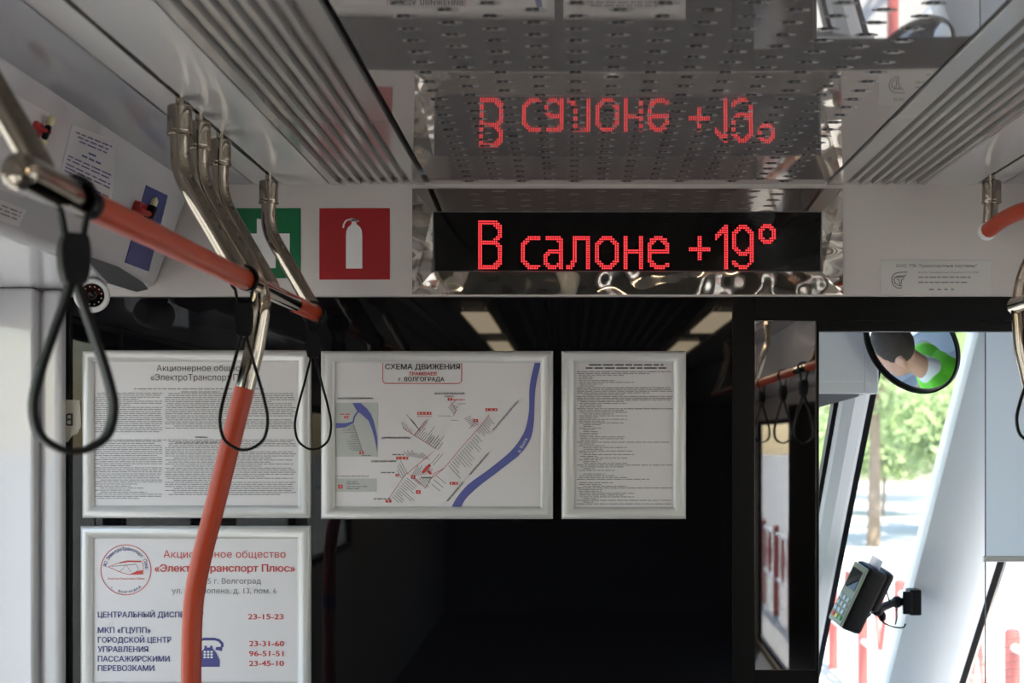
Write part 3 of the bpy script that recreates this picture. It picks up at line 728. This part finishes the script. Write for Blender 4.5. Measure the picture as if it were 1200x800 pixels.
for Y in (1.3, -.2, -1.55):
    bm = bmesh.new(); hanger(bm, Y, HX2, RX2+.002, RZ2); h = link('hanger', bm, M['chrome']); adopt(side, h)
    bm = bmesh.new(); bracket(bm, Y, HX2); sub(h, link('ceiling_bracket', bm, M['chrome']))
Yq = 2.245
bm = bmesh.new(); tube(bm, fillet([(HX2+.02, Yq, ZC-.03), (HX2+.02, Yq, ZC-.108), P(1203, 318, Yq), P(1195.5, 358, Yq), P(1199, 408, Yq), P(1210, 455, Yq)], .12, 10), .0152, 24); adopt(side, link('pole_top', bm, M['chrome']))
bm = bmesh.new(); tube(bm, smooth_path([P(1210, 455, Yq), P(1232, 545, Yq), P(1262, 655, Yq), P(1272, 720, Yq), P(1274, 800, Yq)]+[Vector((P(1274, 800, Yq).x, Yq, z)) for z in (.9, .4, 0)], 8), .0155, 22); adopt(side, link('pole', bm, M['orange']))
strap(2.150, RX2, RZ2, .066, RZ2-1.640, R(-15), 'black strap handle cut off by the right edge beside the chrome pole')
for Y in (1.15, .69, .08):
    strap(Y, RX2, RZ2, .072, RZ2-1.630, R(-10), 'black strap handle on the right rail mirrored in the tinted pane', group='strap handles mirrored in the tinted pane')

# ------------------------------------------------------------------ things on and under the left over-door panel
_n = Vector((-(AZ0-AZ1), 0, (AX0-AX1))).normalized()
if _n.x < 0: _n = -_n
_a = Vector((AX0, 0, AZ0))
def onA(off=0.):
    def f(x, y):
        d = Vector(((x-VPX)/F, 1, (VPY-y)/F)); o = Vector((0, 0, EYE)); n_ = _n
        t = (_a+n_*off-o).dot(n_)/d.dot(n_); return o+d*t
    return f
_n = Vector((AZ0-AZ1, 0, -(AX0-AX1))).normalized()      # out of the sloping face, to the right and down
def decal(name, corners, m, label, cat, draw=None, mats=None, th=.0015):
    bm = bmesh.new(); slab(bm, [onA(th)(*c) for c in corners], -_n*th); o = tag(link(name, bm, m), label, cat)
    if draw:
        bm = bmesh.new(); c = corners
        def mp(u, v):           # u, v in 0..1 inside the sheet
            A_ = onA(th+.0004); a_, b_, c_, d_ = [A_(*q) for q in c]
            return (a_*(1-u)+b_*u)*(1-v)+(d_*(1-u)+c_*u)*v
        draw(bm, mp); sub(o, link('print', bm, mats, smooth=False))
    return o
def d_note(bm, mp):
    for v, a, b in ((.10, .1, .9), (.16, .15, .85), (.22, .2, .8)): words_line(bm, a, b, v, .022, mp, 0, (.08, .2), .03)
    words_line(bm, .42, .58, .34, .03, mp, 0, (.08, .2), .03); words_line(bm, .3, .7, .42, .03, mp, 0, (.08, .2), .03)
    for v in (.52, .58, .66, .72, .78, .86, .92): words_line(bm, .06, .94 if v != .78 else .6, v, .022, mp, 0, (.06, .2), .03)
decal('paper_notice', ((85, 146), (137, 166), (130, 243), (68, 212)), M['paper'], 'white typed paper notice on the sloping panel behind the left rail', 'notice', d_note, [M['navy']])
decal('paper_notice', ((-8, 96), (58, 133), (28, 232), (-50, 205)), M['paper'], 'plain paper notice partly hidden behind the nearest chrome hanger', 'notice')
def d_small(bm, mp):
    for v in (.25, .45, .65): words_line(bm, .1, .9, v, .08, mp, 0, (.1, .3), .05)
decal('small_notice', ((-12, 229), (31, 246), (22, 266), (-16, 252)), M['paper'], 'small white notice just below the chrome rail end', 'notice', d_small, [M['grey']])
decal('blue_sticker', ((172, 217), (197, 229), (174.5, 318), (147, 308)), M['blue'], 'dark blue rectangular sticker behind the orange rail', 'sticker')
def hammer(c, label, s=1.):
    o = onA(0)(*c); q = _n.to_track_quat('Z', 'Y').to_matrix()
    root = thing('emergency_hammer', o, label, 'hammer'); root.rotation_euler = _n.to_track_quat('Z', 'Y').to_euler()
    bm = bmesh.new(); box(bm, -.03*s, .03*s, -.025*s, .025*s, 0, .022*s, bev=.004); link('holder', bm, M['hred'], root)
    bm = bmesh.new(); tube(bm, [(-.05*s, .0, .03*s), (.05*s, .004, .032*s)], .008*s, 12); link('handle', bm, M['hred'], root)
    bm = bmesh.new(); box(bm, .018*s, .044*s, -.024*s, .03*s, .02*s, .042*s, bev=.004); hd = link('head', bm, M['rubber'], root)
    for yy, dd in ((.03, 1), (-.024, -1)):
        bm = bmesh.new(); lathe(bm, [(0, .006), (.010, .006), (.016, .001)], (.031*s, yy*s, .031*s), (0, dd, 0), 12); sub(hd, link('tip', bm, M['hyel']))
hammer((158, 246), 'red emergency hammer in its holder beside the blue sticker', .68)
hammer((40, 150), 'second red emergency hammer mostly hidden behind the nearest hanger', .42)
bm = bmesh.new(); slab(bm, [onA(.010)(*c) for c in ((98, 298), (140, 313), (168, 331), (174, 339), (160, 342), (127, 332), (103, 306))], -_n*.010)
structure(link('trim_41', bm, M['dgrey']))
# security camera under the soffit
cc = P(108, 346, 2.5); ax = (Vector((.10, 0, 1.72))-cc).normalized()
cct = thing('security_camera', (cc.x, cc.y, AZ1), 'small white security camera with black lens under the left soffit', 'camera')
bm = bmesh.new(); lathe(bm, [(-.075, 0), (-.074, .018), (-.066, .027), (-.05, .031), (-.012, .032), (.0, .031), (.003, .028), (.003, .0225), (-.004, .0215)], cc, ax, 32); adopt(cct, link('housing', bm, M['plastic']))
bm = bmesh.new(); lathe(bm, [(-.004, .0218), (-.002, .021), (-.002, .0), ], cc, ax, 32, 0)
u = ax.orthogonal().normalized(); v = ax.cross(u)
for k in range(12): ball(bm, cc+(u*cos(2*pi*k/12)+v*sin(2*pi*k/12))*.0165+ax*(-.0015), .0014, 8, 1)
lathe(bm, [(-.002, .009), (.0015, .0075), (.0015, .005), (-.001, 0)], cc, ax, 20, 0)
adopt(cct, link('lens', bm, [M['screen'], M['lgrey']]))
bm = bmesh.new(); lathe(bm, [(0, 0), (0, .03), (.006, .03), (.008, .013), (.045, .013)], (cc.x-.012, cc.y+.03, AZ1-.001), (.05, -.3, -1), 24); adopt(cct, link('mount', bm, M['plastic']))

# ------------------------------------------------------------------ driver's cab
def Yl(z): return 3.2+(1.744-z)*.92                 # the leaning plane of the front windows
def lean(x, z, off=0.):                             # off: out of the plane towards the saloon
    nv = Vector((0, -1, -.92)).normalized(); return Vector((x, Yl(z), z))+nv*off
zt, zb2 = 2.02, .62
def leanbar(name, sect, m, z0=zb2, z1=zt, taper=None):
    bm = bmesh.new(); rings = []
    for z in (z0, z0+(z1-z0)/3, z0+(z1-z0)*2/3, z1): rings.append([bm.verts.new(lean(x+(taper(z) if taper and i in () else 0), z, o)) for i, (x, o) in enumerate(sect)])
    k = len(sect)
    for A, B in zip(rings, rings[1:]):
        for i in range(k): bm.faces.new((A[i], A[(i+1) % k], B[(i+1) % k], B[i]))
    bm.faces.new(rings[0]); bm.faces.new(rings[-1][::-1]); bmesh.ops.recalc_face_normals(bm, faces=bm.faces)
    return structure(link(name, bm, m, angle=30))
leanbar('trim_50', [(.628, -.03), (.628, .012), (.635, .022), (.66, .03), (.688, .022), (.698, .010), (.698, -.03)], M['cab'], z1=1.765)
leanbar('trim_51', [(.698, -.02), (.698, .010), (.713, .010), (.713, -.02)], M['rubber'])
leanbar('trim_52', [(.617, -.02), (.617, .010), (.628, .010), (.628, -.02)], M['rubber'], z1=1.765)
leanbar('trim_53', [(.908, -.04), (.908, .0), (.914, .015), (.932, .028), (.965, .045), (1.01, .055), (1.06, .05), (1.10, .03), (1.118, .012), (1.118, -.04)], M['cab'])
leanbar('trim_54', [(1.118, -.02), (1.118, .012), (1.137, .012), (1.137, -.02)], M['rubber'])
leanbar('trim_55', [(1.137, -.02), (1.137, .006), (1.147, .006), (1.147, -.02)], M['strip'])
k = 30
for xa, xb in ((-.95, .618), (.712, .91), (1.146, 1.5)):
    bm = bmesh.new(); zc = 1.735 if xa < 0 else zt; slab(bm, [lean(xa, zb2), lean(xb, zb2), lean(xb, zc), lean(xa, zc)], Vector((0, .004, .004)))
    pn = structure(link('window_%d' % k, bm, M['glass'])); k += 1
bm = bmesh.new()
for i in range(26): tube(bm, [lean(1.15, .66+i*.026, .002), lean(1.49, .70+i*.026, .002)], .0007, 5)
structure(link('trim_56', bm, M['dgrey']))
bm = bmesh.new(); box(bm, -1.0, 1.5, D+.07, 4.4, .12, .18); box(bm, -1.0, 1.5, D+.07, 4.4, -.1, .12)
structure(link('floor_cab', bm, M['plate']))
bm = bmesh.new(); slab(bm, [Vector((-1.0, Yl(zb2), zb2)), Vector((1.5, Yl(zb2), zb2)), Vector((1.5, Yl(zb2)+.1, .0)), Vector((-1.0, Yl(zb2)+.1, .0))], Vector((0, .03, 0))); structure(link('wall_cab_front', bm, M['cab']))
bm = bmesh.new(); box(bm, -1.0, 1.5, D+.05, Yl(zt)+.05, zt, zt+.04); box(bm, -1.0, .69, Yl(zt), 3.28, zt, zt+.04); box(bm, -1.0, .69, 3.21, 3.25, 1.73, zt); structure(link('ceiling_cab', bm, M['cab']))
bm = bmesh.new(); box(bm, -1.05, -1.0, D+.05, 4.4, 0, .5); structure(link('wall_cab_left', bm, M['cab']))
bm = bmesh.new(); box(bm, 1.5, 1.53, D+.05, 4.4, 0, .45); structure(link('wall_cab_right', bm, M['cab']))
# overhead locker
a, b = P(900, 300, 3.09), P(1014.5, 457, 3.09)
lk = thing('overhead_locker', ((a.x+b.x)/2, 3.1, b.z), 'white overhead locker in the cab left of the round mirror', 'locker')
bm = bmesh.new(); box(bm, a.x, b.x+.008, 3.095, 3.20, b.z-.008, zt, bev=.004); box(bm, b.x-.003, b.x+.030, 3.092, 3.18, b.z-.008, zt, bev=.004); adopt(lk, link('body', bm, M['cab']))
bm = bmesh.new(); q = P(1012, 447, 3.09); box(bm, a.x+.01, q.x, 3.086, 3.096, q.z, zt, bev=.002); adopt(lk, link('door', bm, M['cab']))
bm = bmesh.new(); slab(bm, [P(900, 459, 3.10), P(1008, 459, 3.10), P(1006, 464.5, 3.12), P(960, 477, 3.14), P(900, 490, 3.14)], Vector((0, .05, .004))); adopt(lk, link('shaded_underside', bm, M['dgrey']))  # shadow below the locker put into a dark grey wedge
# round mirror
mc = P(1067, 403.5, 2.95); mn = Vector((-.687, -.559, -.465)).normalized(); mr, RC = .112, 2.0
mir = thing('cab_mirror', mc, 'round convex mirror with black rim hanging in the cab window', 'mirror')
bm = bmesh.new(); sag = lambda r: math.sqrt(RC*RC-r*r)-RC
lathe(bm, [(sag(mr*t/12), mr*t/12) for t in range(13)], mc, mn, 64)
adopt(mir, link('mirror_glass', bm, M['mirror'], angle=60))
bm = bmesh.new(); lathe(bm, [(-.018, 0), (-.018, mr*.8), (-.012, mr), (-.004, mr+.007), (.004, mr+.006), (.005, mr+.001), (sag(mr), mr-.001)], mc, mn, 64); adopt(mir, link('rim', bm, M['rubber']))
bm = bmesh.new(); tube(bm, smooth_path([mc-mn*.018, mc-mn*.05, mc-mn*.06+Vector((0, 0, .06)), Vector((mc.x+.03, 3.0, zt))], 8), .008, 12); adopt(mir, link('arm', bm, M['rubber']))
# roller blind
bl = thing('roller_blind', (1.1, 2.9, 1.40), 'pale roller blind pulled half down over the cab side window', 'blind')
a, b = P(1154.5, 380, 2.9), P(1154.5, 654, 2.9)
bm = bmesh.new(); box(bm, a.x, 1.42, 2.8995, 2.9005, b.z, 2.0); adopt(bl, link('fabric', bm, M['blind']))
bm = bmesh.new(); tube(bm, [(a.x-.004, 2.9, b.z-.001), (1.42, 2.9, b.z-.001)], .0065, 14); adopt(bl, link('bottom_bar', bm, M['alu']))
bm = bmesh.new(); tube(bm, [(a.x, 2.899, 2.0), (a.x, 2.899, .6)], .0014, 8); adopt(bl, link('guide_cord', bm, M['dgrey']))
bm = bmesh.new(); tube(bm, [(a.x-.02, 2.9, 2.0), (1.43, 2.9, 2.0)], .02, 16); adopt(bl, link('roller', bm, M['plastic']))

# payment terminal on its bracket
tc = P(1003, 698, 3.50); ua = Vector((.40, -.10, .91)).normalized(); nf = Vector((-.93, -.28, .25)); nf = (nf-ua*nf.dot(ua)).normalized(); wa = ua.cross(nf)
def T(a, b, c): return tc+wa*a+ua*b+nf*c
pt = thing('payment_terminal', tc, 'black payment terminal with keypad on a bracket inside the cab window', 'terminal')
def tbox(bm, a0, a1, b0, b1, c0, c1, mi=0, bev=.004):
    q = bmesh.new(); box(q, a0, a1, b0, b1, c0, c1, bev=bev)
    me = bpy.data.meshes.new('q'); q.to_mesh(me); q.free()
    s0 = len(bm.verts); bm.from_mesh(me); bm.verts.ensure_lookup_table()
    for v_ in bm.verts[s0:]: v_.co = T(*v_.co)
    for v_ in bm.verts[s0:]:
        for f in v_.link_faces: f.material_index = mi
    bpy.data.meshes.remove(me)
bm = bmesh.new(); tbox(bm, -.040, .040, -.088, .088, -.040, .020, bev=.012); tbox(bm, -.036, .036, -.02, .092, -.062, -.03, bev=.012); bo = adopt(pt, link('body', bm, M['rubber']))
bm = bmesh.new(); tbox(bm, -.036, .036, -.084, .080, .018, .026, bev=.003); adopt(pt, link('face_plate', bm, M['tgreen']))
bm = bmesh.new(); tbox(bm, -.028, .028, .012, .066, .0255, .0275, bev=.001); adopt(pt, link('screen', bm, M['screen']))
cols = ['kgry', 'kgry', 'kgry', 'kgry', 'kred', 'kyel', 'kgreen']
for i in range(4):
    for j in range(3):
        bm = bmesh.new(); x, y = -.020+j*.020, -.014-i*.017
        tbox(bm, x-.0075, x+.0075, y-.0055, y+.0055, .026, .030, bev=.0015)
        adopt(pt, link('key', bm, M['kgry'] if i < 3 else M[('kred', 'kyel', 'kgreen')[j]]))
bm = bmesh.new(); tbox(bm, -.03, .03, .085, .112, -.012, -.0105, bev=.0003); adopt(pt, link('paper_slip', bm, M['paper']))
pm = P(1071, 705, 3.60)
bm = bmesh.new(); tube(bm, [T(0, -.005, -.04), T(0, -.012, -.07)], .012, 14); ball(bm, T(0, -.013, -.074), .017, 14)
tube(bm, [T(0, -.013, -.074), pm+Vector((-.05, -.0, .0)), pm], .011, 14); ball(bm, pm+Vector((-.045, 0, 0)), .016, 14)
adopt(pt, link('arm', bm, M['rubber']))
bm = bmesh.new(); box(bm, pm.x-.016, pm.x+.016, pm.y-.02, pm.y+.03, pm.z-.034, pm.z+.034, bev=.004); box(bm, pm.x-.034, pm.x-.01, pm.y-.024, pm.y-.012, pm.z-.03, pm.z+.03, bev=.003); adopt(pt, link('clamp', bm, M['rubber']))
bm = bmesh.new()
tube(bm, smooth_path([T(0, .03, -.045), P(1036, 688, 3.54), P(1043, 706, 3.55)], 8), .002, 8)
tube(bm, smooth_path([T(0, -.05, -.03), P(1018, 722, 3.53), P(1026, 708, 3.54), P(1028, 718, 3.54), P(1034, 728, 3.54), P(1046, 734, 3.54), P(1058, 735, 3.56), P(1061, 731, 3.57)], 8), .0022, 8)
tube(bm, smooth_path([P(1050, 708, 3.55), P(1051, 722, 3.55), P(1049, 732, 3.55)], 8), .002, 8)
ball(bm, P(1034, 722, 3.54), .013, 12, 0, (.8, .8, 1.1))
adopt(pt, link('cable', bm, M['rubber']))

# ------------------------------------------------------------------ the driver (seen in the round mirror)
def remeshed(name, build, voxel, m, parent, smooth_it=4):
    bm = bmesh.new(); build(bm); me = bpy.data.meshes.new(name); bm.to_mesh(me); bm.free()
    o = bpy.data.objects.new(name, me); COL.objects.link(o)
    md = o.modifiers.new('r', 'REMESH'); md.mode = 'VOXEL'; md.voxel_size = voxel; md.use_smooth_shade = True
    ms = o.modifiers.new('s', 'SMOOTH'); ms.factor = .5; ms.iterations = smooth_it
    dg = bpy.context.evaluated_depsgraph_get(); dg.update()
    nm = bpy.data.meshes.new_from_object(o.evaluated_get(dg)); o.modifiers.clear(); o.data = nm; bpy.data.meshes.remove(me)
    nm.materials.clear(); nm.materials.append(m)
    for p in nm.polygons: p.use_smooth = True
    o.parent = parent; return o
def limb(bm, *pr):              # a closed tapering chain of (point, radius)
    pts = [Vector(p) for p, _ in pr]; rs = [r for _, r in pr]
    for (a, b, ra, rb) in zip(pts, pts[1:], rs, rs[1:]):
        L = (b-a).length; ax_ = (b-a)/L
        prof = [(-ra, 0), (-ra*.7, ra*.71), (0, ra)]+[(L*t, ra+(rb-ra)*t) for t in (.33, .66)]+[(L, rb), (L+rb*.7, rb*.71), (L+rb, 0)]
        lathe(bm, prof, a, ax_, 16)
DX, DY = .17, 3.00
per = thing('person', (DX, DY, .18), 'driver in green hi-vis vest mirrored in the round cab mirror', 'person')
HC = Vector((0, .13, 1.235))    # centre of the head, relative to the person's base
def head(bm):
    ball(bm, HC+Vector((0, -.005, .025)), .1, 24, 0, (.76, .98, .92)); ball(bm, HC+Vector((0, .022, -.045)), .08, 20, 0, (.76, .92, 1.0))
    ball(bm, HC+Vector((0, .062, -.09)), .034, 14, 0, (1.1, .9, .8)); limb(bm, (HC+Vector((0, .092, .015)), .010), (HC+Vector((0, .118, -.028)), .014))
    ball(bm, HC+Vector((0, .09, -.062)), .016, 12, 0, (1.5, .8, .5)); ball(bm, HC+Vector((0, .085, .03)), .02, 12, 0, (2.6, .8, .5))
    for s in (-1, 1):
        ball(bm, HC+Vector((s*.078, -.004, -.008)), .03, 14, 0, (.35, .62, 1.05)); ball(bm, HC+Vector((s*.083, -.012, .006)), .02, 12, 0, (.4, .8, 1.0)); ball(bm, HC+Vector((s*.03, .082, .008)), .013, 10)
def hand(bm, wst, d, s):
    d = Vector(d).normalized(); side_ = d.cross(Vector((0, 0, 1))).normalized(); w0 = Vector(wst)
    limb(bm, (w0, .027), (w0+d*.05, .032), (w0+d*.085, .030))
    for i, (o_, L) in enumerate(((-.030, .068), (-.010, .078), (.010, .074), (.029, .060))):
        b0 = w0+d*.085+side_*o_; limb(bm, (b0, .0095), (b0+d*L*.45+Vector((0, 0, -.008)), .009), (b0+d*L*.72+Vector((0, 0, -.03)), .008), (b0+d*L*.7+Vector((0, 0, -.05)), .007))
    b0 = w0+d*.035-side_*.03*s; limb(bm, (b0, .012), (b0+d*.03-side_*.022*s+Vector((0, 0, -.01)), .0105), (b0+d*.06-side_*.022*s+Vector((0, 0, -.024)), .009))
SH = [(-.175, .06, .995), (.175, .06, .995)]; EL = [(-.25, .20, .74), (.25, .20, .74)]; WR = [(-.20, .43, .70), (.20, .43, .70)]
def torso(bm, g=0.):
    for z, x, y, c in ((.50, .165, .115, 0), (.60, .155, .11, .0), (.70, .155, .11, .012), (.80, .17, .115, .03), (.90, .18, .115, .045), (.97, .165, .10, .055)):
        ball(bm, Vector((0, c, z)), 1, 20, 0, (x+g, y+g, .085+g*.6))
    limb(bm, ((-.15, .06, .985), .062+g), ((.15, .06, .985), .062+g))
def body(bm):
    torso(bm); limb(bm, ((0, .065, 1.0), .068), ((0, .085, 1.08), .056), ((0, .11, 1.17), .054)); head(bm)
    for i in (0, 1):
        limb(bm, (SH[i], .056), (EL[i], .042), (WR[i], .028)); hand(bm, WR[i], (-.12 if i else .12, 1, -.1), 1 if i == 0 else -1)
        s = -1 if i == 0 else 1
        limb(bm, ((s*.10, .02, .49), .085), ((s*.13, .44, .50), .060), ((s*.13, .50, .10), .042)); limb(bm, ((s*.13, .49, .05), .042), ((s*.14, .62, .035), .034))
remeshed('body', body, .0055, M['skin'], per, 3)
remeshed('vest', lambda bm: torso(bm, .022), .008, M['vest'], per, 3)
def shirt(bm):
    torso(bm, .010); limb(bm, ((0, .066, 1.02), .078), ((0, .080, 1.075), .0635))
    for i in (0, 1): limb(bm, (SH[i], .068), (Vector(SH[i])*.45+Vector(EL[i])*.55, .060))
remeshed('shirt', shirt, .008, M['shirt'], per, 3)
def trousers(bm):
    ball(bm, Vector((0, 0, .50)), 1, 20, 0, (.18, .135, .095))
    for s in (-1, 1): limb(bm, ((s*.10, .02, .49), .095), ((s*.13, .44, .50), .072), ((s*.13, .50, .10), .056))
remeshed('trousers', trousers, .01, M['trousers'], per, 3)
for sd in (-1, 1):
    remeshed('shoe', lambda bm: limb(bm, ((sd*.13, .485, .05), .05), ((sd*.14, .63, .04), .04)), .008, M['rubber'], per, 3)
def hair(bm):
    ball(bm, HC+Vector((0, -.012, .032)), .1, 28, 0, (.80, 1.0, .94))
    bmesh.ops.bisect_plane(bm, geom=list(bm.verts)+list(bm.edges)+list(bm.faces), plane_co=HC+Vector((0, .028, -.01)), plane_no=Vector((0, .80, -.60)), clear_outer=True)
    bmesh.ops.holes_fill(bm, edges=[e for e in bm.edges if e.is_boundary])
remeshed('hair', hair, .006, M['hair'], per, 2)
st = thing('driver_seat', (DX, DY-.05, .18), 'dark driver seat under the driver in the cab', 'seat')
bm = bmesh.new(); box(bm, -.24, .24, -.16, .36, .33, .43, bev=.04, seg=3); link('cushion', bm, M['seatf'], st)
bm = bmesh.new(); box(bm, -.23, .23, -.21, -.12, .40, .94, bev=.035, seg=3); link('backrest', bm, M['seatf'], st)
bm = bmesh.new(); lathe(bm, [(0, 0), (0, .2), (.03, .2), (.05, .07), (.34, .06), (.34, 0)], (0, .08, 0), (0, 0, 1), 24); link('pedestal', bm, M['dgrey'], st)

# ------------------------------------------------------------------ outside
GZ = -.36
bm = bmesh.new(); poly(bm, [(-150, -150, GZ), (150, -150, GZ), (150, 150, GZ), (-150, 150, GZ)]); structure(link('ground', bm, M['asphalt']))
FX = 2.27
fence = thing('street_fence', (FX, 6, GZ), 'red and white railing along the tram track outside', 'fence')
ys = [-14.6+1.2*i for i in range(30)]
for y in ys:
    bm = bmesh.new(); lathe(bm, [(0, 0), (0, .04), (1.0, .04), (1.02, .03), (1.03, 0)], (FX, y, GZ), (0, 0, 1), 14); adopt(fence, link('post', bm, M['fred']))
for z in (.93, .42):
    bm = bmesh.new(); tube(bm, [(FX, ys[0], GZ+z), (FX, ys[-1], GZ+z)], .022, 10); adopt(fence, link('rail', bm, M['fwhite']))
for y in ys[:-1]:
    bm = bmesh.new(); c = Vector((FX, y+.6, GZ+.67)); q = [c+Vector((0, .12*cos(t), .24*sin(t))) for t in (0, pi/2, pi, 3*pi/2)]
    tube(bm, q, .018, 8, closed=True); adopt(fence, link('diamond', bm, M['fred']))
def tree(x, y, h, cr, m, label, seed, tr=.13):
    rnd = random.Random(seed)
    t = thing('tree', (x, y, GZ), label, 'tree')
    bm = bmesh.new(); tube(bm, smooth_path([(0, 0, 0), (.05, .1, h*.3), (-.05, 0, h*.6), (0, 0, h*.85)], 5), lambda s: tr*(1-.6*s), 12)
    for k in range(5):
        a_ = k*1.257+rnd.random(); tube(bm, smooth_path([(0, 0, h*.4), (cos(a_)*cr*.4, sin(a_)*cr*.4, h*.6), (cos(a_)*cr*.7, sin(a_)*cr*.7, h*.75)], 4), lambda s: .09*(1-.7*s), 8)
    link('trunk', bm, M['bark'], t)
    bm = bmesh.new(); cl = [Vector((rnd.gauss(0, cr*.45), rnd.gauss(0, cr*.45), h*.66+rnd.gauss(0, h*.14))) for _ in range(46)]
    for c in cl:
        rr = cr*rnd.uniform(.28, .45)
        for _ in range(150):
            d_ = Vector((rnd.gauss(0, 1), rnd.gauss(0, 1), rnd.gauss(0, 1))).normalized()*rr*rnd.uniform(.5, 1); p = c+d_
            e1 = Vector((rnd.uniform(-1, 1), rnd.uniform(-1, 1), rnd.uniform(-1, 1))).normalized(); e2 = e1.orthogonal().normalized(); s_ = rnd.uniform(.06, .14)
            poly(bm, [p-e1*s_, p-e2*s_*.6, p+e1*s_, p+e2*s_*.6])
    link('foliage', bm, m, t, smooth=False)
tree(5.55, 25, 6.6, 2.0, M['leaf'], 'sunlit tree with tan trunk seen through the cab window', 1)
tree(11.3, 41, 8.5, 2.8, M['leaf'], 'tall pale green tree behind the cab mirror', 2)
tree(19.5, 50, 9, 3.6, M['leaf2'], 'darker green tree seen past the leaning right cab pillar', 3)
tree(9.4, 50, 9, 3.0, M['leaf'], 'far green tree in the narrow left cab window', 4)
tree(8.5, 3.5, 7, 2.8, M['leaf'], 'street tree beyond the railing at the right side', 5)
tree(-9.0, 8, 8, 3.0, M['leaf2'], 'street tree outside the left door', 6)
tree(9.0, -9, 6, 2.4, M['leaf2'], 'street tree behind, mirrored in the mirroring pane', 7)
tree(7.9, 34.5, 3.0, 1.5, M['leaf'], 'low pale bush behind the tan-trunk tree', 11, .05)
tree(8.3, 28, 3.4, 1.6, M['leaf'], 'low pale bush just left of the leaning right cab pillar', 12, .05)
tree(14.5, 33, 4.0, 2.0, M['leaf2'], 'low dark bush seen past the leaning right cab pillar', 13, .05)
bd = thing('apartment_building', (16, 62, GZ), 'pale building far behind the trees ahead', 'building')
bm = bmesh.new(); box(bm, -22, 22, 0, 12, 0, 11); link('walls', bm, M['build'], bd)
bm = bmesh.new(); box(bm, -22.4, 22.4, -.4, 12.4, 11, 11.5); link('roof', bm, M['dgrey'], bd)
for r_ in range(3):
    for c_ in range(13):
        bm = bmesh.new(); box(bm, -20.5+c_*3.2, -19.1+c_*3.2, -.06, .02, 1.6+r_*3.2, 3.4+r_*3.2); link('window', bm, M['bwin'], bd)
